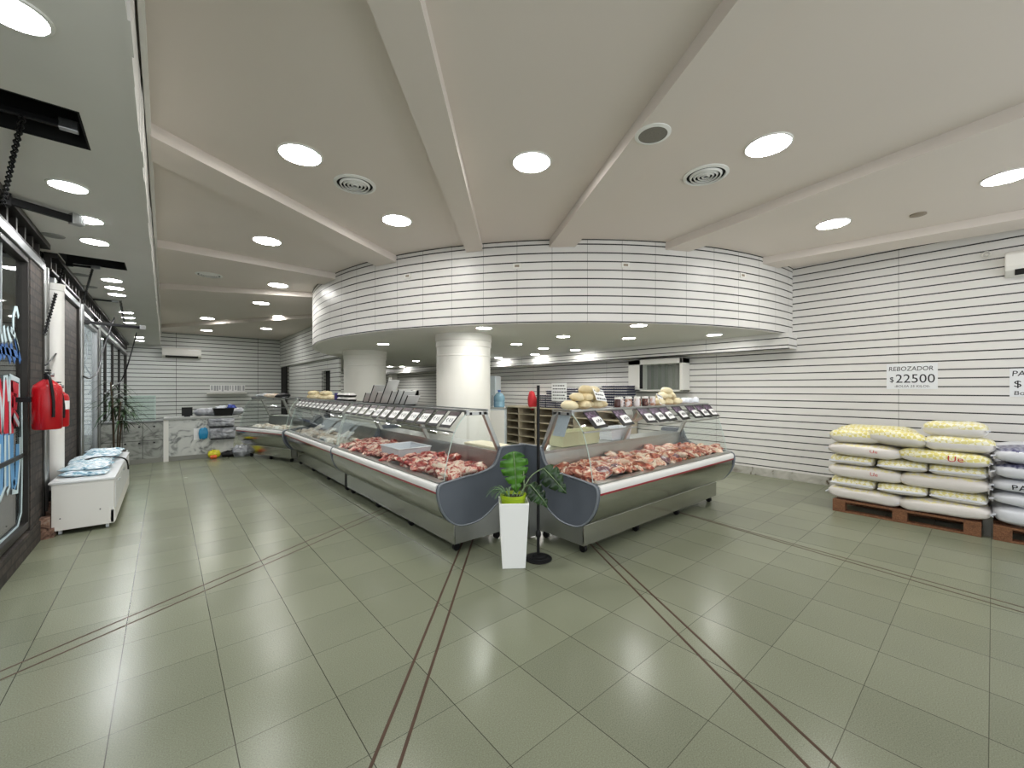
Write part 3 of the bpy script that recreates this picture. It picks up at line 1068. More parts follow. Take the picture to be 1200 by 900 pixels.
# ------------------------------------------------------------------ meat display cases
def spline(pts, n=6, closed=False):
    P = [Vector(p) for p in pts]
    k = len(P)
    out = []
    for i in range(k if closed else k - 1):
        g = (lambda j: P[j % k]) if closed else (lambda j: P[min(max(j, 0), k - 1)])
        p0, p1, p2, p3 = g(i - 1), g(i), g(i + 1), g(i + 2)
        for j in range(n):
            t_ = j / n
            out.append(tuple(0.5 * ((2 * p1) + (p2 - p0) * t_ + (2 * p0 - 5 * p1 + 4 * p2 - p3) * t_ ** 2 + (3 * p1 - p0 - 3 * p2 + p3) * t_ ** 3)))
    if not closed:
        out.append(tuple(P[-1]))
    return out


END = spline([(0.045, 0.662), (0.16, 0.677), (0.30, 0.692), (0.43, 0.703), (0.53, 0.722), (0.60, 0.75), (0.645, 0.80), (0.668, 0.86), (0.69, 0.905), (0.74, 0.918), (0.98, 0.918)], 5) + \
    spline([(1.0, 0.90), (1.0, 0.72), (0.97, 0.645), (0.86, 0.555), (0.74, 0.46), (0.62, 0.375), (0.52, 0.31), (0.42, 0.272), (0.31, 0.262), (0.21, 0.275), (0.12, 0.33), (0.05, 0.42), (0.012, 0.52), (0.004, 0.60), (0.018, 0.645)], 5)
GLASS = spline([(0.088, 0.672), (0.105, 0.78), (0.14, 0.93), (0.185, 1.07), (0.245, 1.17), (0.335, 1.262)], 5)


def edge_trim(mb, x0, x1, prof, r=0.008):
    mb.tube([(x0, y, z) for y, z in prof], r, 6, True)


def meat_case(name, label, loc, rz, L, ends=(True, True), casters=4, glass_ends=(True, True), group=None):
    t = thing(name, label, 'display case', loc, rz, group)
    for e, x0, x1 in ((ends[0], -0.035, 0.0), (ends[1], L, L + 0.035)):
        if e:
            p = obj('end_panel', MB().sweepx(END, x0, x1), M_grey, t, smooth=30)
            mb = MB()
            edge_trim(mb, x0 if x0 < 0 else x1, 0, END, 0.009)
            obj('panel_edge', mb, M_greyedge, p, smooth=60)
    obj('bumper', MB().sweepx(spline([(0.03, 0.655), (0.008, 0.645), (0.0, 0.62), (0.003, 0.592)], 4) + [(0.05, 0.592), (0.05, 0.655)], 0.003, L - 0.003), M_bumper, t, smooth=40)
    obj('bumper_stripe', MB().sweepx([(0.002, 0.592), (0.006, 0.574), (0.05, 0.574), (0.05, 0.592)], 0.003, L - 0.003), M_red, t)
    obj('front_sill', MB().sweepx([(0.03, 0.656), (0.03, 0.668), (0.10, 0.674), (0.10, 0.656)], 0.003, L - 0.003), M_steel_dull, t)
    obj('belly_panel', MB().sheetx(spline([(0.022, 0.574), (0.03, 0.50), (0.06, 0.42), (0.12, 0.335), (0.19, 0.285), (0.25, 0.268)], 5), 0.004, L - 0.004, -0.01), M_steel, t, smooth=40)
    obj('kick_panel', MB().box(0.03, L - 0.03, 0.205, 0.217, 0.085, 0.272), M_steel, t)
    obj('base_box', MB().box(0.03, L - 0.03, 0.22, 0.80, 0.085, 0.40), M_steel_dull, t)
    obj('kick_edge', MB().box(0.03, L - 0.03, 0.198, 0.206, 0.268, 0.278), M_bumper, t)
    obj('tray', MB().sheetx([(0.11, 0.655), (0.14, 0.60), (0.60, 0.60), (0.68, 0.64), (0.705, 0.84)], 0.004, L - 0.004, -0.02), M_steel_dull, t)
    obj('worktop', MB().box(0.004, L - 0.004, 0.70, 0.985, 0.84, 0.87), M_steel_dull, t, bevel=0.004)
    obj('rear_panel', MB().box(0.02, L - 0.02, 0.94, 0.975, 0.40, 0.84), M_steel_dull, t)
    obj('front_glass', MB().sheetx(GLASS, 0.006, L - 0.006, -0.006), M_glass, t, smooth=60)
    eg = MB()
    for e, x in ((glass_ends[0], 0.006), (glass_ends[1], L - 0.006)):
        eg.tube([(x, y, z) for y, z in GLASS], 0.004, 5)
    obj('glass_edge', eg, M_edge, t, smooth=60)
    for e, x in ((glass_ends[0], 0.012), (glass_ends[1], L - 0.018)):
        if e:
            obj('side_glass', MB().sweepx([(y + 0.008, z) for y, z in GLASS] + [(0.50, 1.262), (0.70, 0.87), (0.66, 0.80), (0.60, 0.745), (0.43, 0.70)], x, x + 0.006), M_glass, t)
    obj('top_shelf', MB().box(0.0, L, 0.325, 0.56, 1.268, 1.278), M_glass, t)
    obj('shelf_rail', MB().box(0.0, L, 0.315, 0.345, 1.262, 1.284), M_alu, t, bevel=0.003)
    obj('shelf_rail', MB().box(0.0, L, 0.548, 0.566, 1.264, 1.284), M_alu, t, bevel=0.003)
    obj('card_rail', MB().box(0.0, L, 0.178, 0.192, 1.085, 1.097), M_alu, t)
    for x in (0.0, L / 2 - 0.02, L - 0.04):
        p = obj('post', MB().sweepx([(0.50, 1.262), (0.545, 1.262), (0.735, 0.868), (0.69, 0.868)], x, x + 0.04), M_steel_dull, t, bevel=0.003)
        obj('post_head', MB().box(x, x + 0.04, 0.32, 0.565, 1.232, 1.264), M_steel_dull, p, bevel=0.003)
        if x == 0 or x > L / 2:
            xo = x - 0.004 if x == 0 else x + 0.04
            bb = MB()
            for yy in (0.365, 0.47):
                bb.box(xo, xo + 0.004, yy - 0.012, yy + 0.012, 1.236, 1.26)
            obj('bolt', bb, M_black, p)
    for k in range(casters):
        for yy in (0.27, 0.74):
            x = 0.10 + (L - 0.20) * k / (casters - 1)
            w = obj('caster', MB().box(x - 0.02, x + 0.02, yy - 0.018, yy + 0.018, 0.05, 0.09).box(x - 0.026, x - 0.02, yy - 0.02, yy + 0.02, 0.025, 0.085).box(x + 0.02, x + 0.026, yy - 0.02, yy + 0.02, 0.025, 0.085), M_blackmetal, t)
            wm = MB()
            for xx in (x - 0.016, x):
                wm.tube([(xx, yy, 0.032), (xx + 0.016, yy, 0.032)], 0.032, 16)
            obj('wheel', wm, M_black, w, smooth=40)
    return t


LB = 2.72
caseB = meat_case('meat_display_case', 'stainless curved-glass meat case with grey end panel, right of the planter', (2.785, 2.13, 0), 0, LB)
LA = 2.86
obj('corner_plate', MB().box(-0.07, 0.03, 0.80, 0.97, 0.02, 0.60), M_steel_dull, caseB)
caseA = meat_case('meat_display_case', 'stainless curved-glass meat case with grey end panel, left of the planter', (1.76, 3.08 + LA, 0), -PI / 2, LA)
caseA2 = meat_case('meat_display_case', 'stainless glass case of pale poultry, second in the left row', (1.76, 5.985 + LA, 0), -PI / 2, LA, (False, False), 4, (True, True))
caseA3 = meat_case('meat_display_case', 'farthest stainless case of the left row, turned toward the marble counter', (1.15, 10.42, 0), -PI / 2 + 0.36, 1.62, (False, True), 3)


def on_case(case, lx, ly, lz):
    return case.matrix_world @ Vector((lx, ly, lz)) if False else Matrix.Rotation(case.rotation_euler.z, 4, 'Z') @ Vector((lx, ly, lz)) + case.location


# dark lettering decals on the lower fronts (worn, unreadable)
for case, xs in ((caseA, (1.25, 1.33, 1.40, 1.47, 1.55, 1.62)), (caseB, (1.0, 1.12, 1.2, 1.27))):
    mb = MB()
    for k, x in enumerate(xs):
        w = 0.03 + 0.02 * (k % 2)
        mb.sweepx([(0.0225, 0.535), (0.0205, 0.535), (0.0285, 0.485), (0.0305, 0.485)], x, x + w)
        if k % 2 == 0:
            mb.sweepx([(0.0225, 0.535), (0.0205, 0.535), (0.022, 0.522), (0.024, 0.522)], x, x + 0.06)
    obj('decal', mb, M_black, case)


# price cards
def card_mesh(kind):
    bl, pp, ph, ink = MB(), MB(), MB(), MB()
    w, h = (0.185, 0.19) if kind == 'A' else (0.20, 0.20)
    bl.box(-w / 2, w / 2, -h / 2, h / 2, 0, 0.004)
    if kind == 'A':
        pp.box(-w * 0.40, w * 0.40, -h * 0.34, h * 0.22, 0.004, 0.0055)
        ph.box(-w * 0.42, w * 0.42, h * 0.26, h * 0.46, 0.004, 0.005)
        segs = [[(-0.03, 0.01), (-0.045, -0.01), (-0.02, -0.03)], [(0.0, 0.012), (0.022, 0.0), (0.0, -0.012), (0.022, -0.03)], [(0.04, 0.012), (0.05, -0.01), (0.038, -0.03)]]
    else:
        pp.add([(-0.045, -0.072, 0.0056), (0.085, -0.068, 0.0056), (0.088, 0.012, 0.0056), (0.075, 0.028, 0.0056), (-0.042, 0.02, 0.0056)] + [(-0.045, -0.072, 0.004), (0.085, -0.068, 0.004), (0.088, 0.012, 0.004), (0.075, 0.028, 0.004), (-0.042, 0.02, 0.004)],
               [(0, 1, 2, 3, 4), (9, 8, 7, 6, 5), (0, 5, 6, 1), (1, 6, 7, 2), (2, 7, 8, 3), (3, 8, 9, 4), (4, 9, 5, 0)])
        ph.box(-w * 0.44, w * 0.36, -0.0, h * 0.44, 0.004, 0.005)
        segs = [[(-0.015, -0.04), (0.0, -0.01), (0.01, -0.045)], [(0.02, -0.03), (0.03, 0.0), (0.04, -0.04)], [(0.05, -0.035), (0.06, -0.005), (0.07, -0.035)]]
    for s_ in segs:
        ink.tube([(a, b, 0.0056) for a, b in s_], 0.0035, 4)
    return bl, pp, ph, ink


def card_proto(kind):
    bl, pp, ph, ink = card_mesh(kind)
    t = thing('price_card', '', 'price card', (0, 0, -5))
    obj('board', bl, M_black, t, bevel=0.001)
    p = obj('price_paper', pp, M_paper, t)
    obj('handwriting', ink, M_ink, p)
    obj('picture', ph, M_purple if kind == 'B' else mat('dark_picture', rgb(60, 44, 48), 0.4, var=0.6, scale=60), t)
    return t


def place_card(proto, case, lx, label, group, first, tw=0.0):
    # lies on the sloping upper part of the curved glass
    p = on_case(case, lx, 0.228, 1.193)
    slope = math.atan2(1.262 - 1.10, 0.335 - 0.178)
    rot = Matrix.Rotation(case.rotation_euler.z, 4, 'Z') @ Matrix.Rotation(slope, 4, 'X') @ Matrix.Rotation(tw, 4, 'Z')
    o = proto if first else dup(proto, p)
    o.location = p
    o.rotation_euler = rot.to_euler()
    o['label'] = label
    o['group'] = group


pA, pB = card_proto('A'), card_proto('B')
for k in range(12):
    place_card(pA, caseA, LA - 0.13 - k * 0.235, 'black-edged white price card on the left case glass, %s from the near end' % ORD[k + 1], 'price cards on the left case', k == 0, random.uniform(-0.05, 0.05))
for k in range(12):
    place_card(pA, caseA2, LA - 0.13 - k * 0.235, 'black-edged price card on the second case of the left row, %s from its near end' % ORD[k + 1], 'price cards on the second left case', False, random.uniform(-0.05, 0.05))
for k, x in enumerate((0.22, 0.65, 1.08, 1.30, 1.50, 1.80, 2.12, 2.36, 2.58)):
    place_card(pB, caseB, x, 'black price card with purple picture on the right case glass, %s from the planter' % ORD[k + 1], 'price cards on the right case', k == 0, random.uniform(-0.06, 0.06))

# meat
def blob(seed, sx, sy, sz, amp=0.35, sub=3):
    bm = bmesh.new()
    bmesh.ops.create_icosphere(bm, subdivisions=sub, radius=1)
    off = Vector((seed * 3.1, seed * 1.7, seed * 2.3))
    for v in bm.verts:
        d = v.co.normalized()
        k = 1 + amp * noise.noise(d * 1.3 + off) + amp * 0.45 * noise.noise(d * 3.1 + off)
        v.co = Vector((d.x * sx * k, d.y * sy * k, d.z * sz * k))
        if v.co.z < 0: v.co.z *= 0.55
    me = bpy.data.meshes.new('blob')
    bm.to_mesh(me)
    bm.free()
    me.polygons.foreach_set('use_smooth', [True] * len(me.polygons))
    return me


def blobset(m, n, sx, sy, sz, amp=0.35, sub=3, seed=0):
    r = []
    for k in range(n):
        me = blob(seed + k, sx * random.uniform(0.8, 1.25), sy * random.uniform(0.8, 1.2), sz, amp, sub)
        me.materials.append(m)
        r.append(me)
    return r


red = blobset(M_meat, 8, 0.11, 0.07, 0.05, 0.45)
pink = blobset(M_meat2, 8, 0.10, 0.065, 0.045, 0.45, seed=20)
pale = blobset(M_chick, 5, 0.09, 0.07, 0.045, 0.3, seed=40)


def scatter(case, meshes, x0, x1, y0, y1, z, n, name, label, cat, group, hump=0.05, skip=None, rise=0.0):
    nx = max(1, int(round(math.sqrt(n * (x1 - x0) / (y1 - y0)))))
    ny = max(1, int(round(n / nx)))
    for i in range(nx):
        for j in range(ny):
            x = x0 + (x1 - x0) * (i + 0.5 + random.uniform(-0.3, 0.3)) / nx
            y = y0 + (y1 - y0) * (j + 0.5 + random.uniform(-0.3, 0.3)) / ny
            if skip and skip(x, y): continue
            y = max(y, 0.165)
            f = (y - y0) / (y1 - y0)
            zz = z + hump * (0.5 + 0.5 * noise.noise(Vector((x * 2.2, y * 3, 1.7)))) + rise * f
            o = bpy.data.objects.new(name, random.choice(meshes))
            C.objects.link(o)
            o.location = on_case(case, x, y, zz)
            o.rotation_euler = (random.uniform(-0.5, 0.5), random.uniform(-0.5, 0.5), random.uniform(0, 6.28))
            s_ = random.uniform(0.85, 1.25)
            if y < 0.20:
                s_ *= 0.72
            o.scale = (s_, s_, s_)
            tag(o, label, cat, group)


BINX = (1.42, 2.05)
scatter(caseA, red, 0.08, LA - 0.06, 0.07, 0.62, 0.655, 150, 'meat_cut', 'fresh red marbled cut of beef heaped in the case left of the planter', 'meat', 'beef cuts in the near left case', 0.06,
        lambda x, y: 1.10 < x < 1.82 and y > 0.15, rise=0.02)
scatter(caseB, pink, 0.06, LB - 0.06, 0.07, 0.62, 0.655, 150, 'meat_cut', 'fresh reddish pork cut heaped in the case right of the planter', 'meat', 'meat cuts in the right case', 0.06, rise=0.02)
scatter(caseA2, pale, 0.1, LA - 0.2, 0.17, 0.60, 0.63, 56, 'poultry_piece', 'pale poultry piece laid out in the second case of the left row', 'poultry', 'poultry in the second left case', 0.03)
scatter(caseA3, pale, 0.12, 1.5, 0.17, 0.58, 0.63, 24, 'poultry_piece', 'pale piece in the farthest case of the left row', 'poultry', 'pale pieces in the farthest left case', 0.03)
# vacuum-packed pieces along the front of the right case
for k, x in enumerate((0.30, 0.52, 1.32, 1.52)):
    me = blob(70 + k, 0.10, 0.075, 0.055, 0.2)
    me.materials.append(ramp_mat('vacuum_packed_meat', [(0.4, rgb(92, 50, 62)), (0.55, rgb(150, 104, 112)), (0.62, rgb(232, 226, 228))], 8, 0.12, 3, 1, rnd=0.1))
    o = bpy.data.objects.new('vacuum_pack', me)
    C.objects.link(o)
    o.location = on_case(caseB, x, 0.20, 0.70)
    o.rotation_euler = (0.2, 0, k * 0.7)
    tag(o, 'wrapped purple meat pack at the front glass of the right case, %s from the planter' % ORD[k + 1], 'meat pack', 'wrapped packs in the right case')


def open_bin(name, label, loc, rz, lx, ly, h, m, taper=0.9, cat='bin'):
    mb = MB()
    w = 0.012
    a, b_ = lx / 2, ly / 2
    outer0 = [(-a * taper, -b_ * taper, 0), (a * taper, -b_ * taper, 0), (a * taper, b_ * taper, 0), (-a * taper, b_ * taper, 0)]
    outer1 = [(-a, -b_, h), (a, -b_, h), (a, b_, h), (-a, b_, h)]
    inner1 = [(-a + w, -b_ + w, h), (a - w, -b_ + w, h), (a - w, b_ - w, h), (-a + w, b_ - w, h)]
    inner0 = [(-a * taper + w, -b_ * taper + w, w), (a * taper - w, -b_ * taper + w, w), (a * taper - w, b_ * taper - w, w), (-a * taper + w, b_ * taper - w, w)]
    f = [(3, 2, 1, 0)]
    for i in range(4):
        j = (i + 1) % 4
        f += [(i, j, 4 + j, 4 + i), (4 + i, 4 + j, 8 + j, 8 + i), (8 + i, 8 + j, 12 + j, 12 + i)]
    f.append((12, 13, 14, 15))
    mb.add(outer0 + outer1 + inner1 + inner0, f)
    t = thing(name, label, cat, loc, rz)
    obj('tub', mb, m, t, bevel=0.004)
    rim = MB()
    for (p, q) in ((0, 1), (1, 2), (2, 3), (3, 0)):
        rim.tube([outer1[p], outer1[q]], 0.009, 6)
    obj('rim', rim, m, t, smooth=60)
    return t


open_bin('meat_tub', 'white translucent plastic tub among the beef in the left case', on_case(caseA, 1.46, 0.40, 0.665), -PI / 2, 0.50, 0.40, 0.14, M_bin)
for k, (x, y) in enumerate(((0.5, 0.45), (1.3, 0.42), (2.1, 0.45))):
    t = thing('display_tray', 'white plastic tray tilted in the second left case, %s from its far end' % ORD[k + 1], 'tray', on_case(caseA2, x, y, 0.70), -PI / 2 + 0.2 * k, 'tilted trays in the second left case')
    t.rotation_euler = (0.5, 0, -PI / 2)
    obj('plate', MB().box(-0.11, 0.11, -0.13, 0.13, 0, 0.008), M_white, t)
    obj('lip', MB().box(-0.11, 0.11, -0.138, -0.128, 0, 0.035).box(-0.115, -0.107, -0.13, 0.13, 0, 0.03).box(0.107, 0.115, -0.13, 0.13, 0, 0.03), M_white, t)

# on the worktop behind the cases
t = tag(obj('cutting_board', MB().box(-0.28, 0.28, -0.12, 0.12, 0, 0.025), mat('cream_board', rgb(226, 218, 190), 0.5), loc=on_case(caseA, LA - 0.38, 0.85, 0.871), rot=(0, 0, -PI / 2), bevel=0.006), 'cream cutting board on the worktop behind the left case', 'cutting board')
open_bin('plastic_tub', 'long pale yellow tub on the worktop behind the right case', on_case(caseB, 0.62, 0.82, 0.872), 0, 0.62, 0.20, 0.15, mat('pale_yellow_tub', rgb(206, 206, 168), 0.4), 0.95, 'tub')
open_bin('plastic_tub', 'smaller white tub on the worktop behind the middle of the right case', on_case(caseB, 1.35, 0.82, 0.872), 0, 0.42, 0.20, 0.14, M_bin, 0.85, 'tub')
for k, x in enumerate((0.95, 1.18)):  # curved white sheets shaped to stand in for the bags' reflection
    mb = MB().sheetx(spline([(0.42, 1.262), (0.40, 1.20), (0.42, 1.14), (0.50, 1.10)], 5), x, x + 0.14, 0.003)
    mb.v = [(v[0] - x, v[1] - 0.42, v[2] - 1.262) for v in mb.v]
    tag(obj('bag_reflection', mb, M_white, loc=on_case(caseB, x, 0.42, 1.262), smooth=60), 'white sheet shaped as bag reflection under the right case shelf, %s from the planter' % ORD[k + 1], 'sheet', 'sheets shaped as bag reflections')
# a white notice hanging in the end of the right case
t = thing('hanging_notice', 'grey-white printed sheet hung at the planter end of the right case', 'sheet', on_case(caseB, 0.03, 0.46, 1.23))
obj('sheet', MB().add([(0, -0.10, 0), (0, 0.05, 0), (0, 0.13, -0.20), (0, -0.02, -0.20), (0.004, -0.10, 0), (0.004, 0.05, 0), (0.004, 0.13, -0.20), (0.004, -0.02, -0.20)],
                      [(0, 1, 2, 3), (7, 6, 5, 4), (0, 4, 5, 1), (1, 5, 6, 2), (2, 6, 7, 3), (3, 7, 4, 0)]), mat('pale_blue_sheet', rgb(196, 204, 214), 0.4, var=0.08, scale=30), t)

# things on the glass shelves
cream = blobset(M_cream, 5, 0.085, 0.06, 0.055, 0.15, seed=90)
SH = 1.281
pile = [(0.02, 0.42, 0), (0.12, 0.48, 0), (0.22, 0.42, 0), (0.33, 0.47, 0), (0.44, 0.43, 0), (0.54, 0.47, 0), (0.16, 0.45, 0.075), (0.28, 0.44, 0.08), (0.39, 0.46, 0.078), (0.49, 0.45, 0.075), (0.30, 0.45, 0.145), (0.40, 0.45, 0.14)]
for k, (x, y, z) in enumerate(pile):
    o = bpy.data.objects.new('bread_roll', cream[k % 5])
    C.objects.link(o)
    o.location = on_case(caseB, x + 0.06, y, SH + 0.03 + z)
    o.rotation_euler = (random.uniform(-.2, .2), random.uniform(-.2, .2), random.uniform(0, 3))
    tag(o, 'cream coloured roll in the pile at the planter end of the right case shelf', 'roll', 'cream rolls on the right case shelf')
pile = [(1.62, 0.40, 0), (1.72, 0.47, 0), (1.83, 0.41, 0), (1.93, 0.47, 0), (2.04, 0.43, 0), (2.14, 0.46, 0), (1.76, 0.44, 0.07), (1.88, 0.44, 0.075), (1.98, 0.45, 0.07), (1.86, 0.44, 0.13)]
for k, (x, y, z) in enumerate(pile):
    o = bpy.data.objects.new('cheese_ball', cream[(k + 2) % 5])
    C.objects.link(o)
    o.location = on_case(caseB, x, y, SH + 0.03 + z)
    o.rotation_euler = (0, 0, random.uniform(0, 3))
    tag(o, 'pale cream ball in the heap toward the wall end of the right case shelf', 'cheese', 'cream balls on the right case shelf')
for k, x in enumerate((2.28, 2.42, 2.56)):
    me = blob(120 + k, 0.075, 0.06, 0.05, 0.35)
    me.materials.append(M_bin)
    o = bpy.data.objects.new('plastic_bag', me)
    C.objects.link(o)
    o.location = on_case(caseB, x, 0.44, SH + 0.028)
    tag(o, 'crumpled white bag at the wall end of the right case shelf', 'bag', 'white bags on the right case shelf')
jar = None
for k in range(9):
    x = 0.86 + 0.082 * k
    l = 'small wrapped jar in the row on the right case shelf, %s from the rolls' % ORD[k + 1]
    if jar is None:
        jar = thing('jar', l, 'jar', on_case(caseB, x, 0.44, SH), 0, 'jars on the right case shelf')
        obj('glass_body', MB().lathe([(0.032, 0.0), (0.034, 0.01), (0.034, 0.075), (0.028, 0.085)], 14), ramp_mat('jar_contents', [(0.35, rgb(70, 40, 40)), (0.5, rgb(176, 120, 90)), (0.65, rgb(220, 214, 214))], 18, 0.2, rnd=0.5), jar, smooth=40)
        obj('lid', MB().lathe([(0.03, 0.085), (0.03, 0.105)], 14), M_white, jar, smooth=40)
    else:
        o = dup(jar, on_case(caseB, x, 0.42 + 0.04 * (k % 2), SH), None, l)


def note(name, label, p, rot, w, h, lines, cat='sign'):
    t = thing(name, label, cat, p)
    t.rotation_euler = rot
    obj('paper', MB().box(-w / 2, w / 2, -0.003, 0, 0, h), M_paper, t)
    ink = MB()
    for i in range(lines):
        z = h * (0.85 - 0.7 * i / max(1, lines - 1))
        x = -w * 0.4
        while x < w * 0.38:
            a = random.uniform(0.01, 0.03)
            ink.box(x, min(x + a, w * 0.44), -0.0042, -0.003, z - 0.006, z + 0.006 + random.uniform(0, 0.006))
            x += a + 0.012
    obj('handwriting', ink, M_ink, t)
    return t


note('price_note', 'white handwritten price note on the pile of cream rolls', on_case(caseB, 0.47, 0.345, SH + 0.075), (-0.5, 0.1, 0), 0.16, 0.13, 3)
note('price_note', 'white handwritten note leaning beside the cream balls on the right shelf', on_case(caseB, 1.60, 0.34, SH + 0.005), (-0.5, 0.25, 0), 0.13, 0.14, 3)

# left row: shelf goods
pile2 = [('tray_pack', 0.55, 'A')]
k = 0
for case, x0 in ((caseA2, 0.25), (caseA2, 1.05)):
    for j in range(9):
        o = bpy.data.objects.new('bread_roll', cream[j % 5])
        C.objects.link(o)
        o.location = on_case(case, x0 + 0.09 * (j % 6), 0.42 + 0.05 * (j % 2), SH + 0.03 + (0.07 if j >= 6 else 0))
        o.rotation_euler = (0, 0, j * 1.1)
        tag(o, ('cream roll in the far pile on the second left case shelf' if x0 < 1 else 'cream roll in the nearer pile on the second left case shelf'), 'roll', 'far cream rolls on the left row' if x0 < 1 else 'near cream rolls on the left row')
for j in range(6):
    t = thing('wrapped_tray', 'black wrapped tray with white contents stacked on the left row shelf, %s of six' % ORD[j + 1], 'tray', on_case(caseA2, 1.95 + 0.2 * (j % 3), 0.45, SH + 0.065 * (j // 3)), -PI / 2, 'wrapped trays on the left row shelf')
    obj('tray', MB().frustum(0.08, 0.055, 0, 0.09, 0.065, 0.025), M_black, t)
    obj('contents', MB().frustum(0.085, 0.06, 0.025, 0.06, 0.04, 0.06), M_white, t, bevel=0.01)
tag(obj('carton', MB().box(-0.05, 0.05, -0.04, 0.04, 0, 0.12), mat('violet_carton', rgb(60, 48, 120), 0.5), loc=on_case(caseA2, 1.72, 0.46, SH), bevel=0.003), 'small violet carton on the left row shelf beside the wrapped trays', 'carton')
BRD = [(0.10, 0.18), (0.30, 0.32), (0.52, 0.19), (0.70, 0.40), (0.95, 0.22), (1.12, 0.24), (1.28, 0.22), (1.42, 0.15)]
for j, (x, hgt) in enumerate(BRD):
    t = thing('display_board', 'silvery white board leaning on the near left case shelf, %s one' % ORD[j + 1], 'board', on_case(caseA, x, 0.40, SH), -PI / 2, 'leaning boards on the left case shelf')
    t.rotation_euler = (0, 0.72, -PI / 2)
    obj('sheet', MB().box(-0.004, 0.004, 0, 0.16, 0, hgt), mat('silvery_sheet', rgb(206, 207, 206), 0.3, 0.3, var=0.06), t)
    obj('edge', MB().box(-0.007, 0.007, 0, 0.16, -0.002, 0.012).box(-0.006, 0.006, -0.004, 0.004, 0, hgt), M_black, t)

# ------------------------------------------------------------------ white planter with monstera, and the black stand
PL = Vector((2.24, 2.62, 0))
rzp = -YAW + 0.06
pl = thing('tall_planter', 'tall tapered white square planter between the two meat cases', 'planter', PL, rzp)
mb = MB()
hw0, hw1, hh = 0.095, 0.122, 0.54
v = [(a * hw0, b * hw0, 0) for a, b in ((-1, -1), (1, -1), (1, 1), (-1, 1))] + [(a * hw1, b * hw1, hh) for a, b in ((-1, -1), (1, -1), (1, 1), (-1, 1))] + \
    [(a * (hw1 - 0.008), b * (hw1 - 0.008), hh) for a, b in ((-1, -1), (1, -1), (1, 1), (-1, 1))] + [(a * (hw1 - 0.02), b * (hw1 - 0.02), hh - 0.1) for a, b in ((-1, -1), (1, -1), (1, 1), (-1, 1))]
f = [(3, 2, 1, 0), (12, 13, 14, 15)]
for r_ in range(3):
    for i in range(4):
        j = (i + 1) % 4
        f.append((4 * r_ + i, 4 * r_ + j, 4 * r_ + 4 + j, 4 * r_ + 4 + i))
mb.add(v, f)
obj('planter_body', mb, mat('white_glazed_planter', rgb(252, 252, 250), 0.3), pl, bevel=0.006)

pt = thing('potted_monstera', 'monstera with glossy split leaves in a lime pot set in the white planter', 'plant', PL + Vector((0, 0, 0.445)), rzp)
obj('pot', MB().lathe([(0.088, 0), (0.104, 0.115), (0.111, 0.12), (0.111, 0.145), (0.104, 0.145), (0.098, 0.115), (0.085, 0.1)], 32), M_lime, pt, smooth=40)
obj('soil', MB().lathe([(0.097, 0.118), (0.05, 0.126)], 24), M_soil, pt)


def monstera_leaf(name, base, tip, nrm, width, m, parent, cuts=5):
    base, tip, nrm = Vector(base), Vector(tip), Vector(nrm).normalized()
    u = (tip - base)
    L = u.length
    u.normalize()
    s_ = u.cross(nrm).normalized()
    nrm = s_.cross(u)
    mb = MB()
    N_ = 40
    for side in (-1, 1):
        vs, fs = [], []
        for i in range(N_ + 1):
            f_ = i / N_
            w = width * (math.sin(PI * min(1, f_ ** 0.72)) ** 0.8) * (1.22 - 0.55 * f_) if 0 < f_ < 1 else 0
            ph = (f_ * cuts) % 1.0
            gap = 0.15 < f_ < 0.93 and ph > 0.86
            ww = w * (0.5 if gap else 1.0)
            row = []
            for q in (0, 0.35, 0.7, 1.0):
                d_ = ww * q
                sweep = 0.16 * L * q * (1 - f_ * 0.4)
                droop = -0.25 * (d_ / max(width, 1e-3)) ** 2 * width - 0.18 * L * f_ * f_
                row.append(base + u * (L * f_ - (sweep - 0.12 * L * q * 1.0) * 0.6) + s_ * (side * d_) + nrm * (droop + 0.01 * math.sin(f_ * cuts * 2 * PI) * q))
            vs += row
        for i in range(N_):
            for q in range(3):
                a = i * 4 + q
                fs.append((a, a + 1, a + 5, a + 4))
        mb.add(vs, fs)
    bmv = obj(name, mb, m, parent, smooth=60)
    so = bmv.modifiers.new('thickness', 'SOLIDIFY')
    so.thickness = 0.0015
    rib = MB().tube([base + u * (L * f_) + nrm * (-0.18 * L * f_ * f_ + 0.002) for f_ in (0, .25, .5, .75, .97)], [0.003, 0.003, 0.0025, 0.002, 0.001], 5)
    obj('leaf_rib', rib, M_stem, bmv, smooth=60)
    return bmv


# local frame of the plant: x right in the view, y away, z up
monstera_leaf('leaf', (0.0, -0.03, 0.50), (0.03, -0.07, 0.16), (0.05, -1, 0.25), 0.118, M_leaf, pt, 5)
monstera_leaf('leaf', (0.25, -0.06, 0.37), (0.45, -0.10, 0.17), (-0.1, -0.9, 0.5), 0.095, M_leafdark, pt, 4)
monstera_leaf('leaf', (0.14, -0.04, 0.23), (0.30, -0.08, 0.06), (0.2, -0.8, 0.6), 0.085, M_leafdark, pt, 4)
for (a, b, c) in (((0.03, 0.0, 0.12), (0.07, 0.02, 0.34), (0.0, -0.03, 0.50)), ((0.05, 0.0, 0.12), (0.15, 0.0, 0.29), (0.25, -0.06, 0.37)), ((0.05, 0.01, 0.12), (0.10, 0, 0.2), (0.14, -0.04, 0.23)), ((0.075, 0, 0.12), (0.09, -0.01, 0.2), (0.085, -0.02, 0.34))):
    obj('stem', MB().tube(spline([a, b, c], 6), 0.005, 6), M_stem, pt, smooth=60)
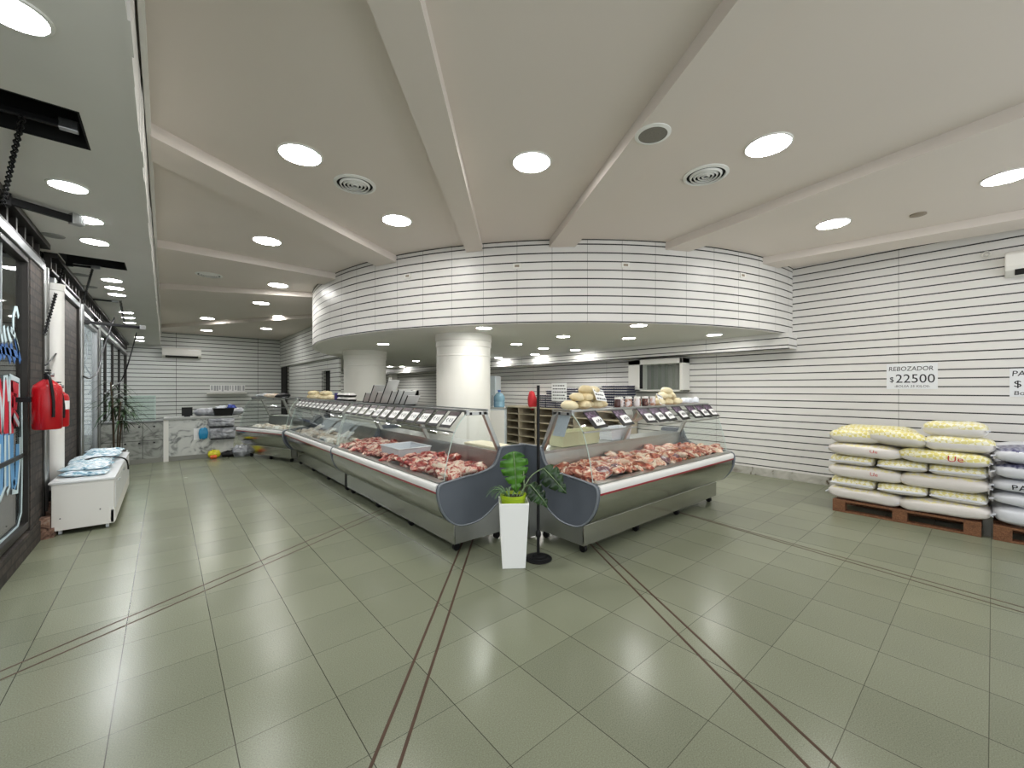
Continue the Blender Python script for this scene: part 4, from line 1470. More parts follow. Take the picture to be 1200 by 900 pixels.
for k in range(26):
    an = random.uniform(0, 2 * PI)
    L_ = random.uniform(0.12, 0.24)
    if k < 16: an = PI + random.uniform(-1.0, 1.0)
    dx, dy = math.cos(an), math.sin(an)
    b0 = Vector((-0.03 + dx * 0.03, dy * 0.03, 0.12))
    pts = [b0 + Vector((dx * L_ * f_ * 0.8, dy * L_ * f_ * 0.6, L_ * (1.3 * f_ - 1.25 * f_ * f_))) for f_ in (0, .2, .4, .6, .8, 1)]
    mb = MB()
    side = Vector((-dy, dx, 0))
    vs, fs = [], []
    for i, p in enumerate(pts):
        w = 0.006 * (1 - 0.85 * i / 5)
        vs += [p - side * w, p + Vector((0, 0, -0.002)), p + side * w]
    for i in range(5):
        for q in range(2):
            fs.append((3 * i + q, 3 * i + q + 1, 3 * i + 4 + q, 3 * i + 3 + q))
    mb.add(vs, fs)
    obj('grass_blade', mb, M_grass, pt)

SP = Vector((2.47, 2.555, 0))
st = thing('post_stand', 'thin black upright post on a round base beside the white planter', 'stand', SP)
obj('base', MB().lathe([(0.118, 0), (0.118, 0.008), (0.105, 0.016), (0.085, 0.018), (0.082, 0.024), (0.055, 0.028), (0.05, 0.036), (0.02, 0.042)], 40), M_blackmetal, st, smooth=30)
obj('pole', MB().lathe([(0.0135, 0.03), (0.0135, 1.505)], 14), M_black, st, smooth=40)
obj('collar', MB().lathe([(0.017, 0.19), (0.022, 0.2), (0.022, 0.235), (0.014, 0.25)], 14), M_black, st, smooth=40)
obj('collar', MB().lathe([(0.015, 0.58), (0.015, 0.62)], 14), M_black, st, smooth=40)

# ------------------------------------------------------------------ chest on casters with ice bags
fz = thing('chest_cabinet', 'long low white chest on casters against the shop windows', 'cabinet', (-0.635, 6.06, 0))
FL = 2.25
obj('body', MB().box(-0.225, 0.225, 0.0, FL, 0.05, 0.515), M_white, fz, bevel=0.004)
obj('top', MB().box(-0.245, 0.235, -0.01, FL + 0.01, 0.516, 0.536), mat('white_laminate', rgb(222, 224, 224), 0.3), fz, bevel=0.003)
for k in range(3):
    d = obj('sliding_door', MB().box(0.226, 0.234, 0.05 + k * 0.73, 0.74 + k * 0.73, 0.20, 0.49), mat('white_laminate', rgb(222, 224, 224)), fz, bevel=0.002)
    obj('handle', MB().box(0.234, 0.246, 0.34 + k * 0.73, 0.46 + k * 0.73, 0.44, 0.455), M_alu, d)
obj('plinth_rail', MB().box(0.20, 0.232, 0.0, FL, 0.06, 0.19), M_white, fz)
scr = MB()
for (x, z) in ((-0.165, 0.17), (0.12, 0.215)):
    scr.tube([(x, 0.001, z), (x, -0.003, z)], 0.006, 8)
obj('screw', scr, M_darkmetal, fz)
for x in (-0.17, 0.17):
    for y in (0.06, FL - 0.06):
        w = obj('caster', MB().box(x - 0.012, x + 0.012, y - 0.02, y + 0.02, 0.03, 0.05), M_alu, fz)
        obj('wheel', MB().tube([(x - 0.012, y, 0.022), (x + 0.012, y, 0.022)], 0.022, 14), M_bin, w, smooth=40)


def pillow(lx, ly, h, seed=0, rough=0.12, n=18):
    """filled bag lying flat: pinched edges, bumpy face"""
    mb = MB()
    vs, fs = [], []
    off = Vector((seed * 5.3, seed * 2.1, 0))
    for sgn in (1, -1):
        for i in range(n + 1):
            for j in range(n + 1):
                u, v_ = i / n * 2 - 1, j / n * 2 - 1
                prof = ((1 - u ** 4) * (1 - v_ ** 4)) ** 0.5
                z = sgn * h / 2 * prof * (1 + rough * 2 * noise.noise(Vector((u * 2.2, v_ * 2.2, sgn)) + off)) + 0.006 * noise.noise(Vector((u * 5, v_ * 5, 3)) + off)
                k = 1 + 0.03 * noise.noise(Vector((u * 3, v_ * 3, 9)) + off)
                vs.append((u * lx / 2 * k, v_ * ly / 2 * k, z + h / 2))
    m_ = (n + 1) ** 2
    for i in range(n):
        for j in range(n):
            a = i * (n + 1) + j
            fs.append((a, a + n + 1, a + n + 2, a + 1))
            fs.append((m_ + a, m_ + a + 1, m_ + a + n + 2, m_ + a + n + 1))
    mb.add(vs, fs)
    return mb


ice = [mesh_of('ice_bag', pillow(0.36, 0.27, 0.05, s_ + 3, 0.3), M_film, 60) for s_ in range(4)]
k = 0
for row in range(7):
    for lay in range(2):
        o = bpy.data.objects.new('ice_bag', ice[k % 4])
        C.objects.link(o)
        o.location = (-0.66 + random.uniform(-0.03, 0.03), 6.42 + row * 0.27 + random.uniform(-0.03, 0.03) + 0.1 * lay, 0.537 + lay * 0.042)
        o.rotation_euler = (random.uniform(-0.05, 0.05), random.uniform(-0.05, 0.05), random.uniform(-0.25, 0.25))
        tag(o, 'blue and white bag on the low chest, %s from near end, %s layer' % (ORD[row + 1], 'upper' if lay else 'lower'), 'bag', 'blue and white bags on the chest')
        k += 1
hang('strap', [(-0.80, 7.0, 0.605), (-0.62, 7.03, 0.645), (-0.44, 7.1, 0.615), (-0.37, 7.15, 0.56), (-0.355, 7.2, 0.44)], 0.009, 'black strap lying across the bags on the chest', 'strap', M_black)

# fire extinguishers hanging on the storefront
def extinguisher(loc, r, h, label, tagged):
    t = thing('fire_extinguisher', label, 'fire extinguisher', loc)
    obj('cylinder', MB().lathe([(r * 0.9, 0), (r, 0.015), (r, h * 0.8), (r * 0.9, h * 0.88), (r * 0.55, h * 0.95), (r * 0.3, h)], 28), M_extred, t, smooth=40)
    obj('valve', MB().lathe([(0.018, h), (0.022, h + 0.05)], 12).box(-0.012, 0.012, -0.03, 0.09, h + 0.05, h + 0.065).box(-0.012, 0.012, -0.02, 0.075, h + 0.075, h + 0.088), M_black, t)
    obj('hose', MB().tube(spline([(0, -0.02, h + 0.04), (0.03, -r * 1.1, h), (0.05, -r * 1.15, h * 0.6), (0.05, -r * 1.1, h * 0.25)], 6), 0.011, 8), M_black, t, smooth=60)
    obj('gauge', MB().tube([(0.02, 0.0, h + 0.04), (0.04, 0.0, h + 0.04)], 0.017, 12), M_alu, t, smooth=40)
    if tagged:
        mb = MB()
        vs, fs = [], []
        for i in range(9):
            a = -0.9 + 1.5 * i / 8
            for z in (h * 0.48, h * 0.72):
                vs.append((math.cos(a) * (r + 0.001), math.sin(a) * (r + 0.001), z))
        for i in range(8):
            fs.append((2 * i, 2 * i + 2, 2 * i + 3, 2 * i + 1))
        mb.add(vs, fs)
        obj('instruction_label', mb, M_paper, t)
    obj('bracket', MB().box(-0.215, -r * 0.5, -0.02, 0.02, h * 0.55, h * 0.65), M_black, t)
    return t


q = PX(55.5, 503, XF + 0.16)
extinguisher((q.x, q.y, q.z), 0.092, 0.44, 'large red fire extinguisher hung before the white pipe', False)
q = PX(68, 500, XF + 0.14)
extinguisher((q.x, q.y, q.z), 0.078, 0.36, 'smaller red fire extinguisher with white label, behind the large one', True)

# plant in white pot beyond the chest
pp_ = thing('potted_dracaena', 'thin dark spiky plant in a white pot beyond the low chest', 'plant', (-0.62, 9.35, 0))
obj('pot', MB().frustum(0.11, 0.11, 0, 0.15, 0.13, 0.44), mat('pale_grey_pot', rgb(196, 198, 196), 0.5), pp_, bevel=0.006)
obj('soil', MB().box(-0.13, 0.13, -0.11, 0.11, 0.44, 0.447), M_soil, pp_)
for k in range(4):
    x, y = random.uniform(-0.07, 0.07), random.uniform(-0.06, 0.06)
    hgt = random.uniform(0.7, 1.5)
    tr = obj('trunk', MB().tube(spline([(x, y, 0.44), (x * 1.5, y * 1.5, 0.44 + hgt * 0.5), (x * 2.6, y * 2, 0.44 + hgt)], 5), 0.012, 6), mat('brown_trunk', rgb(70, 58, 44), 0.8), pp_, smooth=60)
    mb = MB()
    for j in range(26):
        an = random.uniform(0, 2 * PI)
        L_ = random.uniform(0.2, 0.42)
        up = random.uniform(0.1, 1.0)
        b0 = Vector((x * 2.4, y * 2, 0.44 + hgt * random.uniform(0.55, 1.0)))
        dx, dy = math.cos(an), math.sin(an)
        vs, fs = [], []
        for i in range(6):
            f_ = i / 5
            p = b0 + Vector((dx * L_ * f_, dy * L_ * f_, L_ * (up * f_ - 0.9 * f_ * f_)))
            w = 0.013 * math.sin(PI * (0.15 + 0.83 * f_))
            vs += [p + Vector((-dy * w, dx * w, 0)), p + Vector((0, 0, -0.003)), p + Vector((dy * w, -dx * w, 0))]
        for i in range(5):
            for q in range(2):
                fs.append((3 * i + q, 3 * i + q + 1, 3 * i + 4 + q, 3 * i + 3 + q))
        mb.add(vs, fs)
    tag(obj('foliage', mb, M_leafdark, pp_), kind='stuff')

# ------------------------------------------------------------------ marble counter at the far left with its clutter
YC = 10.8
mc = thing('marble_counter', 'white veined marble service counter across the far left', 'counter', (0, YC, 0))
obj('front_panel', MB().box(0.06, 1.15, 0, 0.05, 0.09, 0.84), M_marble, mc)
p = obj('tiled_panel', MB().box(-0.92, -0.02, 0.02, 0.06, 0.09, 0.80), M_marble_dark, mc)
gl = MB()
for x in (-0.62, -0.33):
    gl.box(x - 0.004, x + 0.004, 0.016, 0.02, 0.09, 0.80)
gl.box(-0.92, -0.02, 0.016, 0.02, 0.44, 0.45)
obj('grout_lines', gl, mat('dark_grout', rgb(70, 70, 66), 0.8), p)
sc_ = MB()
for x in (-0.58, -0.38, -0.16):
    for z in (0.40, 0.72):
        sc_.box(x - 0.015, x + 0.015, 0.013, 0.018, z - 0.015, z + 0.015)
obj('fixing', sc_, M_black, p)
obj('corner_post', MB().box(-0.02, 0.06, -0.01, 0.06, 0, 0.84), M_white, mc)
obj('counter_top', MB().box(-0.02, 1.25, -0.04, 0.62, 0.84, 0.88), mat('grey_stone_top', rgb(168, 170, 166), 0.3, var=0.1), mc, bevel=0.004)
obj('counter_top', MB().box(-0.92, -0.02, 0.0, 0.62, 0.80, 0.83), mat('dark_stone_top', rgb(96, 98, 96), 0.3, var=0.1), mc, bevel=0.004)
obj('plinth', MB().box(-0.92, 1.15, 0.01, 0.05, 0, 0.09), mat('grey_stone_plinth', rgb(138, 138, 130), 0.5, var=0.1), mc)
obj('side_panel', MB().box(1.10, 1.15, 0.05, 0.6, 0, 0.84), M_marble, mc)
t = thing('cash_terminal', 'small black square terminal on the left of the marble counter', 'terminal', (0.36, YC + 0.2, 0.88))
obj('screen', MB().box(-0.09, 0.09, -0.01, 0.02, 0.02, 0.20), M_black, t, bevel=0.004)
obj('foot', MB().box(-0.05, 0.05, -0.03, 0.06, 0, 0.02), M_black, t)
t = thing('black_crate', 'black plastic crate of rubbish bags on the marble counter', 'crate', (0.98, YC + 0.12, 0.88))
obj('crate_body', MB().frustum(0.15, 0.10, 0, 0.19, 0.13, 0.17), M_black, t, bevel=0.006)
me = blob(150, 0.09, 0.08, 0.06, 0.5)
me.materials.append(mat('deep_blue_bag', rgb(36, 60, 150), 0.3))
tag(obj('plastic_bag', me, None, loc=(1.12, YC + 0.1, 1.06)), 'crumpled deep blue bag in the black crate', 'bag')
me = blob(151, 0.10, 0.08, 0.05, 0.5)
me.materials.append(M_bin)
tag(obj('plastic_bag', me, None, loc=(0.93, YC + 0.1, 1.055)), 'crumpled white bag in the black crate', 'bag')
for k, (x, z, w) in enumerate(((0.72, 1.14, 0.5), (1.18, 1.14, 0.42))):
    tag(obj('grey_pack', pillow(w, 0.3, 0.16, 30 + k, 0.2), M_greybag, loc=(x, YC + 0.40, 0.882), smooth=60), 'grey plastic-wrapped pack on the back of the marble counter, %s one' % ('left' if k == 0 else 'right'), 'pack')
t = thing('wall_shelf', 'white shelf with wire packs on the far slat wall above the counter', 'shelf', (1.7, YB - 0.15, 1.28))
obj('shelf_board', MB().box(-0.55, 0.65, -0.15, 0.14, 0, 0.03), M_white, t)
obj('back_sign', MB().box(-0.45, 0.62, 0.10, 0.12, 0.06, 0.32), M_paper, t)
ws = MB()
for k in range(13):
    x = -0.42 + 0.08 * k
    ws.box(x, x + random.uniform(0.03, 0.07), 0.094, 0.10, 0.08 + random.random() * 0.08, 0.30)
obj('sign_marks', ws, mat('silver_marks', rgb(170, 172, 174), 0.4), t)
tag(obj('hanging_bag', pillow(0.16, 0.06, 0.22, 5, 0.2), M_teal, loc=(0.62, YC - 0.05, 0.42), smooth=60), 'bright blue bag hanging on the marble counter front', 'bag')
tag(obj('paper_sheet', MB().box(0, 0.42, -0.004, 0, 0, 0.24), M_paper, loc=(0.46, YC, 0.40)), 'white paper sheet stuck on the marble counter front behind the blue bag', 'sheet')
for k, (x, z, w, h) in enumerate(((0.93, 0.66, 0.46, 0.17), (0.95, 0.40, 0.46, 0.24))):
    t = thing('bag_bundle', 'grey bundle of plastic bags hung on the counter front, %s one' % ('upper' if k == 0 else 'lower'), 'bag bundle', (x, YC - 0.055, z))
    mb = pillow(w, h, 0.10, 60 + k, 0.4)
    mb.xform(Matrix.Translation((0, 0.05, h / 2)) @ Matrix.Rotation(PI / 2, 4, 'X'))
    obj('bundle', mb, M_greybag, t, smooth=60)
    obj('tie', MB().box(-w / 2 + 0.02, w / 2 - 0.02, -0.055, 0.05, -0.012, 0.004), M_black, t)
tag(obj('yellow_packet', pillow(0.22, 0.12, 0.13, 80, 0.4), M_yellow, loc=(0.80, YC - 0.10, 0.02), smooth=60), 'yellow crumpled packet on the floor before the marble counter', 'packet')
tag(obj('orange_packet', pillow(0.12, 0.08, 0.07, 81, 0.4), M_orange, loc=(0.78, YC - 0.21, 0.004), smooth=60), 'small orange packet on the floor beside the yellow one', 'packet')
tag(obj('black_bag', pillow(0.30, 0.14, 0.12, 82, 0.4), M_black, loc=(1.07, YC - 0.11, 0.004), smooth=60), 'black bag on the floor right of the yellow packet', 'bag')
tag(obj('grey_sack', pillow(0.42, 0.26, 0.22, 83, 0.35), M_greybag, loc=(1.32, YC - 0.20, 0.004), smooth=60), 'bulky grey sack on the floor at the right end of the marble counter', 'sack')
for k, (x, y) in enumerate(((1.30, 10.3), (1.55, 9.95), (1.42, 10.1))):
    me = blob(160 + k, 0.14, 0.1, 0.06, 0.5)
    me.materials.append((M_greybag, M_chick, M_black)[k])
    tag(obj('heaped_bag', me, None, loc=on_case(caseA3, 0.25 + 0.35 * k, 0.44, SH + 0.03)), ('grey', 'pale cream', 'black')[k] + ' crumpled bag on the shelf of the farthest left case', 'bag')
t = thing('glass_panel', 'pale green glass pane standing on the left of the marble counter', 'glass pane', (-0.42, YC + 0.3, 0.83))
obj('pane', MB().box(-0.2, 0.28, 0, 0.008, 0.0, 0.5), glass_mat('greenish_pane', (0.78, 0.86, 0.82, 1), 1.0), t)
obj('pane_frame', MB().box(-0.2, -0.19, -0.004, 0.012, 0, 0.5).box(0.27, 0.28, -0.004, 0.012, 0, 0.5).box(-0.2, 0.28, -0.004, 0.012, 0.49, 0.5), M_edge, t)

# ------------------------------------------------------------------ sacks on pallets by the right wall
def pallet(loc, label, Ly):
    """long side along y, front at x = 0"""
    t = thing('wooden_pallet', label, 'pallet', loc)
    D = 1.0
    for i in range(5):
        x = i * (D - 0.1) / 4
        obj('deck_board', MB().box(x, x + 0.1, 0, Ly, 0.122, 0.144), M_wood, t, bevel=0.003)
    for x in (0.0, 0.45, 0.9):
        obj('bottom_board', MB().box(x, x + 0.1, 0, Ly, 0, 0.02), M_wood, t, bevel=0.003)
    for y in (0, Ly / 2 - 0.06, Ly - 0.12):
        obj('stringer_board', MB().box(0, D, y, y + 0.12, 0.10, 0.122), M_wood, t, bevel=0.003)
        for x in (0.0, 0.45, 0.9):
            obj('block', MB().box(x, x + 0.1, y, y + 0.12, 0.02, 0.10), M_wood, t, bevel=0.003)
    return t


PXF = 6.17
pallet((PXF, 0.075, 0), 'wooden pallet under the yellow and white sacks', 1.185)
pallet((PXF, -1.16, 0), 'wooden pallet under the blue and white sacks, cut by the photo edge', 1.16)


def se(c, e):
    return math.copysign(abs(c) ** e, c)


def sack_surf(lx, ly, h, u, v_, seed=0):
    """superquadric sack surface, u in [-pi,pi) round, v in [-pi/2,pi/2]"""
    e1, e2 = 0.50, 0.34
    x = se(math.cos(v_), e1) * se(math.cos(u), e2)
    y = se(math.cos(v_), e1) * se(math.sin(u), e2)
    z = se(math.sin(v_), e1)
    off = Vector((seed * 4.1, seed * 2.7, seed))
    px_, py_ = x * lx / 2, y * ly / 2
    # fullness sinks toward the sewn short ends (along y) and seams
    full = 1 - 0.30 * abs(y) ** 6 - 0.10 * abs(x) ** 6
    pz = z * h / 2 * full + 0.012 * noise.noise(Vector((px_ * 7, py_ * 7, z)) + off)
    nn = noise.noise(Vector((px_ * 5, py_ * 5, z * 1.5)) + off)
    k = 1 + 0.018 * nn
    return Vector((px_ * k, py_ * k, pz))


def sack_mb(lx, ly, h, seed):
    mb = MB()
    nu, nv = 48, 18
    vs, fs = [], []
    for i in range(nv + 1):
        v_ = -PI / 2 + PI * i / nv
        for j in range(nu):
            vs.append(sack_surf(lx, ly, h, -PI + 2 * PI * j / nu, v_, seed))
    for i in range(nv):
        for j in range(nu):
            j2 = (j + 1) % nu
            fs.append((i * nu + j, i * nu + j2, (i + 1) * nu + j2, (i + 1) * nu + j))
    mb.add(vs, fs)
    return mb


def sack(label, group, cx, cy, z0, lx, ly, h, m, seed, rot=(0, 0, 0), letters=None, lm=None, lsize=0.09, name='sack', lpos=(0, 0)):
    t = thing(name, label, 'sack', (cx, cy, z0 + h / 2), 0, group)
    t.rotation_euler = rot
    b_ = obj('sack_body', sack_mb(lx, ly, h, seed), m, t, smooth=60)
    # stitched ears at the sewn ends (short ends are along y)
    for s_ in (-1, 1):
        mb = MB()
        y = s_ * ly / 2
        mb.add([(-lx * 0.44, y * 0.955, -0.006), (lx * 0.44, y * 0.955, -0.006), (lx * 0.47, y * 1.03, -0.012), (-lx * 0.47, y * 1.03, -0.012),
                (-lx * 0.44, y * 0.955, 0.006), (lx * 0.44, y * 0.955, 0.006), (lx * 0.47, y * 1.03, -0.006), (-lx * 0.47, y * 1.03, -0.006)],
               [(0, 1, 2, 3), (7, 6, 5, 4), (0, 4, 5, 1), (1, 5, 6, 2), (2, 6, 7, 3), (3, 7, 4, 0)])
        obj('sewn_end', mb, M_sackplain, t)
    if letters:
        me = text_mesh(letters, lsize, 0.0, 0.0)
        xs = [v.co.x for v in me.vertices]
        zs = [v.co.y for v in me.vertices]
        cxm, cym = (min(xs) + max(xs)) / 2, (min(zs) + max(zs)) / 2
        bm = bmesh.new()
        bm.from_mesh(me)
        for _ in range(2):
            bmesh.ops.subdivide_edges(bm, edges=bm.edges[:], cuts=1)
        for v in bm.verts:
            a_ = -(v.co.x - cxm) + lpos[0]          # read from the camera side: text x runs to -y
            b2 = (v.co.y - cym) + lpos[1]
            # front face (x negative): find v so that height matches
            zt = max(-0.97, min(0.97, b2 / (h / 2 * (1 - 0.2 * abs(2 * a_ / ly) ** 5))))
            v_ = math.asin(math.copysign(abs(zt) ** (1 / 0.50), zt))
            cxv = math.cos(v_) ** 0.50
            yv = max(-0.98, min(0.98, a_ / (ly / 2) / max(cxv, 0.05)))
            u_ = math.asin(math.copysign(abs(yv) ** (1 / 0.34), yv))
            p = sack_surf(lx, ly, h, PI - u_, v_, seed)
            v.co = Vector((p.x - 0.004, p.y, p.z + 0.001))
        bm.to_mesh(me)
        bm.free()
        me.materials.clear()
        me.materials.append(lm)
        obj('printed_lettering', me, None, b_)
    return t


ZP = 0.146
YC0, YC1 = 1.30, 0.03      # left (far) and right (near) ends of the first pile
g1 = 'yellow printed sacks on the first pallet'
YL = YC0 - YC1
rows_ = [('long', 2, 0.142, None), ('short', 3, 0.122, None), ('long', 2, 0.146, None), ('short', 3, 0.124, None), ('long', 2, 0.142, None)]
z = ZP
rn = ['bottom', 'second', 'third', 'fourth', 'fifth']
side = ['left', 'middle', 'right']
for ri, (kind, n_, h, _) in enumerate(rows_):
    for k in range(n_):
        if kind == 'long':
            L_ = YL / 2 + 0.045
            cy = YC0 - (k + 0.5) * YL / 2
            let, lm = None, None
            if (ri, k) in ((4, 1), (4, 0), (2, 0)):
                let, lm = 'Ue', M_logored
            sack('%s long white sack in the %s layer of the first pallet' % (['left', 'right'][k], rn[ri]), g1, PXF + 0.20 + random.uniform(-0.012, 0.012), cy, z, 0.42, L_, h * 1.06,
                 M_sackC if (ri, k) == (4, 1) else M_sackB, ri * 5 + k, (random.uniform(-0.03, 0.03), 0, random.uniform(-0.02, 0.02)), let, lm, 0.10 if (ri, k) == (4, 1) else 0.06, lpos=(-0.10, 0.012))
            # the sack behind it
            sack('%s long white sack behind in the %s layer of first pallet' % (['left', 'right'][k], rn[ri]), g1, PXF + 0.64, cy, z, 0.42, L_, h * 1.03, M_sackB, ri * 5 + k + 50)
        else:
            w = YL / 3 - 0.03
            cy = YC0 - (k + 0.5) * YL / 3
            s_ = sack('%s yellow checked sack end-on in the %s layer of first pallet' % (side[k], rn[ri]), g1, PXF + 0.36 + random.uniform(0, 0.03), cy, z, w + 0.03, 0.74, h * 1.06,
                      M_sackA, ri * 5 + k, (0, random.uniform(-0.03, 0.03), PI / 2 + random.uniform(-0.04, 0.04)))
    z += h * 0.985
zt = z
sack('yellow sack slumped on top of the first pallet pile, far left', g1, PXF + 0.24, 1.08, zt, 0.46, 0.50, 0.165, M_sackC, 91, (0.0, 0.10, 0.15))
sack('yellow sack with printed sun slumped on top of the first pallet pile, centre', g1, PXF + 0.22, 0.69, zt, 0.46, 0.50, 0.17, M_sackC, 92, (0.08, 0.22, -0.1))
sack('yellow sack lying behind on the top left of the first pallet pile', g1, PXF + 0.66, 0.95, zt, 0.42, 0.75, 0.20, M_sackC, 94)
sack('pale checked sack on the top right of the first pallet pile, under one more', g1, PXF + 0.24, 0.24, zt, 0.44, 0.52, 0.165, M_sackA, 93, (0, 0.05, 0.03))
sack('topmost pale checked sack of the first pallet pile', g1, PXF + 0.25, 0.26, zt + 0.15, 0.40, 0.46, 0.165, M_sackA, 95, (0, 0.04, -0.05))
# second pile, mostly outside the frame
z = ZP
g2 = 'blue and white sacks on the second pallet'
for ri, (h, mm, let) in enumerate(((0.19, M_sackplain, None), (0.135, M_sackplain, None), (0.13, M_sackplain, 'PAN'), (0.15, M_sackblue, None), (0.16, M_sackblue, None))):
    sack('blue and white sack at right photo edge, %s from the bottom' % ORD[ri + 1], g2, PXF + 0.30, -0.46, z, 0.62, 0.94, h * 1.05, mm, 130 + ri, (0, 0, random.uniform(-0.03, 0.03)), let, M_ink, 0.085, lpos=(0.26, 0.0))
    sack('white sack hidden behind in the second pile, %s layer' % ORD[ri + 1], g2, PXF + 0.80, -0.46, z, 0.40, 0.92, h * 1.03, M_sackplain, 140 + ri)
    z += h * 0.985

# hand-lettered wall signs: readable from -x side, text runs toward -y
def wall_sign(y_left, z_top, w, h, label):
    t = thing('wall_sign', label, 'sign', (XW - 0.006, y_left, z_top - h))
    obj('paper', MB().box(0, 0.004, -w, 0, 0, h), M_sign_white, t)
    return t


def sign_text(t, s, x, z, size, width, shear=0.0, ex=0.0006):
    M = Matrix(((0, 0, -1, -0.0012), (-1, 0, 0, -x), (0, 1, 0, z), (0, 0, 0, 1)))
    return text_obj('lettering', s, size, M_ink, t, M, width, ex, shear)


q0, q1 = PX(1039, 427, XW), PX(1099, 457, XW)
w, h = q0.y - q1.y, 0.345
t = wall_sign(q0.y, q0.z, w, h, 'white paper sign reading REBOZADOR $22500 on the right slat wall')
sign_text(t, 'REBOZADOR', w * 0.05, h * 0.72, 0.085, w * 0.87, 0.1)
sign_text(t, '$', w * 0.07, h * 0.28, 0.10, w * 0.08)
sign_text(t, '22500', w * 0.19, h * 0.25, 0.165, w * 0.76)
sign_text(t, '-BOLSA 25 KILOS-', w * 0.16, h * 0.07, 0.042, w * 0.70, 0.1)
q0 = PX(1183, 431, XW)
t = wall_sign(q0.y, q0.z - 0.01, 0.52, 0.335, 'white handwritten paper sign cut by the right edge of the photo')
sign_text(t, 'PA', 0.02, 0.245, 0.09, 0.10, 0.1)
sign_text(t, '$', 0.035, 0.115, 0.11, 0.055)
sign_text(t, 'Bo', 0.035, 0.02, 0.07, 0.08, 0.1)

# ------------------------------------------------------------------ staff side: shelving, egg trays, niche, fridge
su = thing('shelving_unit', 'long beige pigeonhole shelving against the wall behind the right case', 'shelving', (7.08, 4.9, 0))
SL, SHH = 3.8, 1.0
b_ = obj('carcass', MB().box(0, 0.6, 0, 0.03, 0, SHH).box(0, 0.6, SL - 0.03, SL, 0, SHH).box(0, 0.6, 0, SL, SHH - 0.03, SHH).box(0.57, 0.6, 0, SL, 0, SHH).box(0, 0.6, 0, SL, 0.03, 0.06), M_beige, su)
for z in (0.24, 0.43, 0.62, 0.81):
    obj('shelf', MB().box(0.005, 0.57, 0.03, SL - 0.03, z - 0.012, z + 0.012), M_beige, su)
for y in (0.65, 1.28, 1.91, 2.54, 3.17):
    obj('divider', MB().box(0.005, 0.57, y - 0.012, y + 0.012, 0.06, SHH - 0.03), M_beige, su)

et = thing('egg_tray', '', 'egg tray', (0, 0, -5), 0, 'navy egg trays stacked on the shelving')
tb = MB()
tb.frustum(0.145, 0.145, 0, 0.157, 0.157, 0.036)
obj('tray', tb, M_navy, et)
eb = MB()
for i in range(6):
    for j in range(6):
        if i in (0, 1) or j in (0, 5):
            x, y = -0.128 + 0.0512 * i, -0.128 + 0.0512 * j
            eb.lathe([(0.009, 0.028), (0.013, 0.034), (0.012, 0.042), (0.006, 0.049)], 8, x - (0.022 if i == 0 else 0), y, 0)
tag(obj('eggs', eb, M_egg, et, smooth=60), kind='stuff')
first = True
hts = [6, 8, 9, 9, 8, 9, 10, 10]
for s_ in range(8):
    y = 7.30 - s_ * 0.335
    for k in range(hts[s_]):
        p = (7.30 + random.uniform(-0.01, 0.01), y, SHH + k * 0.055)
        lab = 'navy tray of eggs, %s tray up in the %s stack from the fridge' % (ORD[k + 1], ORD[s_ + 1])
        o = et if first else dup(et, p)
        o.location = p
        o['label'] = lab
        first = False
t = thing('egg_price_sign', 'white handwritten sheet standing before the navy egg trays', 'sign', (7.08, 6.62, SHH + 0.18), -PI / 2)
obj('paper', MB().box(-0.24, 0.24, -0.004, 0, 0, 0.42), M_paper, t)
ink = MB()
for i in range(5):
    z = 0.36 - 0.075 * i
    x = -0.20
    while x < 0.18:
        a = random.uniform(0.03, 0.07)
        ink.box(x, x + a, -0.006, -0.004, z - 0.012, z + 0.012)
        x += a + 0.02
obj('handwriting', ink, M_ink, t)
me = blob(171, 0.12, 0.12, 0.30, 0.25)
me.materials.append(M_redbag)
tag(obj('red_bag', me, None, loc=(7.25, 7.72, SHH + 0.09)), 'red cloth bag on the shelving behind the black post', 'bag')

nc = thing('wall_niche', 'white framed glass wall cabinet on the right slat wall above the egg trays', 'wall cabinet', (XW - 0.28, 3.78, 1.42))
NW, NH = 1.18, 0.64
obj('frame', MB().box(0, 0.28, 0, 0.06, 0, NH).box(0, 0.28, NW - 0.28, NW, 0, NH).box(0, 0.28, 0, NW, NH - 0.10, NH).box(0, 0.28, 0, NW, 0, 0.03), M_white, nc, bevel=0.004)
obj('back', MB().box(0.26, 0.275, 0.06, NW - 0.28, 0.03, NH - 0.1), mat('grey_back', rgb(150, 150, 146), 0.5), nc)
obj('pane', MB().box(0.01, 0.016, 0.06, NW - 0.28, 0.03, NH - 0.1), M_glass, nc)
st_ = MB()
for k in range(4):
    y = 0.16 + 0.15 * k
    st_.box(0.03, 0.034, y, y + 0.06, 0.05, NH - 0.1)
obj('plastic_strip', st_, glass_mat('strip_plastic', (0.9, 0.92, 0.9, 1), 1.6, 0.2), nc)
obj('dark_side', MB().box(-0.005, 0.0, NW - 0.34, NW - 0.27, 0.05, NH - 0.1), M_black, nc)

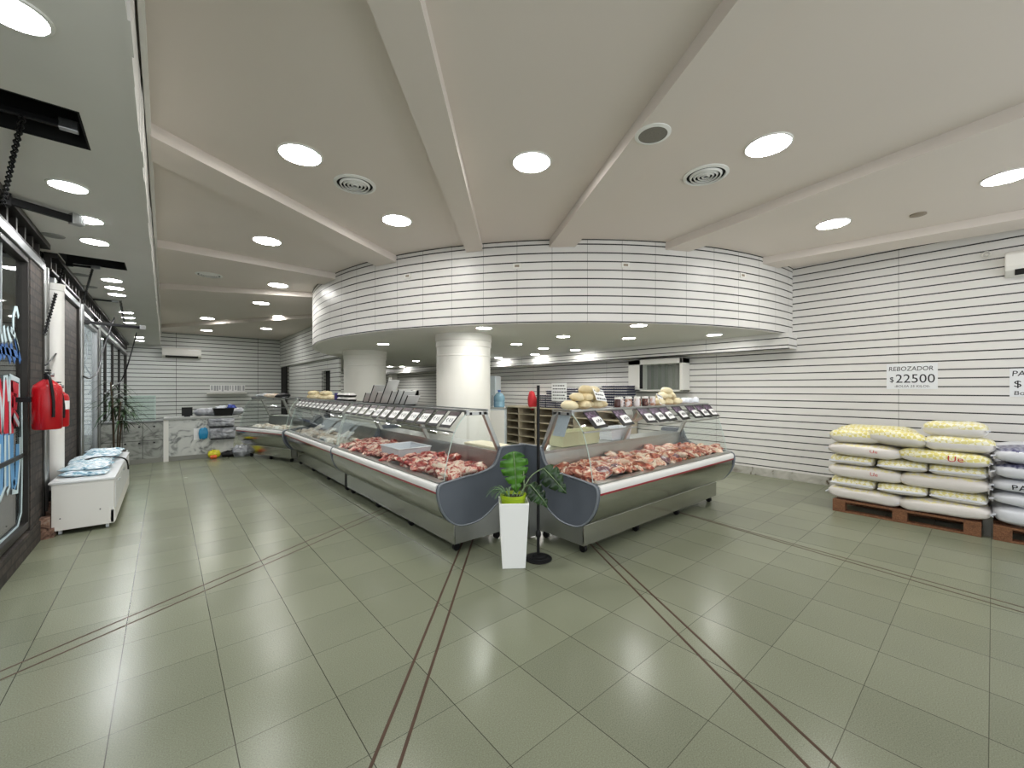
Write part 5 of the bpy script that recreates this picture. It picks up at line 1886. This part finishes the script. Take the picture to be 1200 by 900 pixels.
fr = thing('white_fridge', 'tall white fridge beside the front column', 'fridge', (6.55, 8.75, 0), -0.9)
obj('body', MB().box(-0.32, 0.32, -0.30, 0.30, 0.03, 1.80), mat('fridge_white', rgb(206, 216, 220), 0.3), fr, bevel=0.012)
d = obj('door', MB().box(-0.32, 0.32, -0.345, -0.305, 0.05, 1.79), mat('fridge_white', rgb(206, 216, 220)), fr, bevel=0.01)
obj('handle', MB().box(0.24, 0.265, -0.38, -0.345, 0.9, 1.3), M_alu, d, bevel=0.004)
cb_ = thing('white_cabinet', 'white work cabinet in front of the fridge, behind the left case', 'cabinet', (5.35, 7.05, 0), -0.75)
obj('body', MB().box(-0.36, 0.36, -0.28, 0.28, 0, 1.05), mat('fridge_white', rgb(206, 216, 220)), cb_, bevel=0.006)
obj('top', MB().box(-0.38, 0.38, -0.30, 0.30, 1.05, 1.075), M_steel_dull, cb_, bevel=0.003)
for s_ in (-1, 1):
    d = obj('door', MB().box(min(0, s_ * 0.35) + 0.005, max(0, s_ * 0.35) - 0.005, -0.298, -0.281, 0.06, 1.02), M_white, cb_)
    obj('knob', MB().box(s_ * 0.05 - 0.01, s_ * 0.05 + 0.01, -0.315, -0.298, 0.6, 0.66), M_alu, d)
cbl = Vector((5.35, 7.05, 1.075))
open_bin('blue_bin', 'royal blue plastic bin on the white cabinet', cbl + Vector((-0.14, 0.08, 0)), -0.75, 0.28, 0.22, 0.20, M_blue, 0.88)
jg = thing('water_jug', 'pale blue water jug on the white cabinet beside the blue bin', 'jug', cbl + Vector((0.16, -0.14, 0)))
obj('jug_body', MB().lathe([(0.11, 0), (0.12, 0.01), (0.12, 0.1), (0.112, 0.12), (0.12, 0.14), (0.12, 0.22), (0.07, 0.29), (0.03, 0.31), (0.03, 0.34)], 24), mat('jug_plastic', rgb(120, 156, 172), 0.2), jg, smooth=40)
obj('cap', MB().lathe([(0.034, 0.335), (0.034, 0.365)], 16), M_blue, jg, smooth=40)

struct('trim_17', MB().box(7.45, XW, 16.75, 17.05, 0, ZU), M_white)
for (px, py, k, l) in ((438, 454, 1.0, 'black and white rounded dispenser on the far wall beside the rear column'), (488, 461, 0.8, 'black and white rounded dispenser on the far wall beside the front column')):
    q = PX(px, py, XW - 0.02)
    if q.y > YB - 0.2:
        q = PY(px, py, YB - 0.02)
        rz_ = 0
    else:
        rz_ = -PI / 2
    t = thing('wall_dispenser', l, 'dispenser', q, rz_)
    obj('housing', MB().sweepx([(0.02, -0.14 * k), (0.02, 0.16 * k), (-0.10, 0.14 * k), (-0.15, 0.04 * k), (-0.15, -0.10 * k), (-0.10, -0.14 * k)], -0.19 * k, 0.19 * k), M_black, t, bevel=0.02)
    obj('cover', MB().sweepx([(-0.02, 0.165 * k), (-0.11, 0.145 * k), (-0.16, 0.04 * k), (-0.16, 0.02 * k), (-0.02, 0.05 * k)], -0.17 * k, 0.17 * k), M_white, t, bevel=0.015)
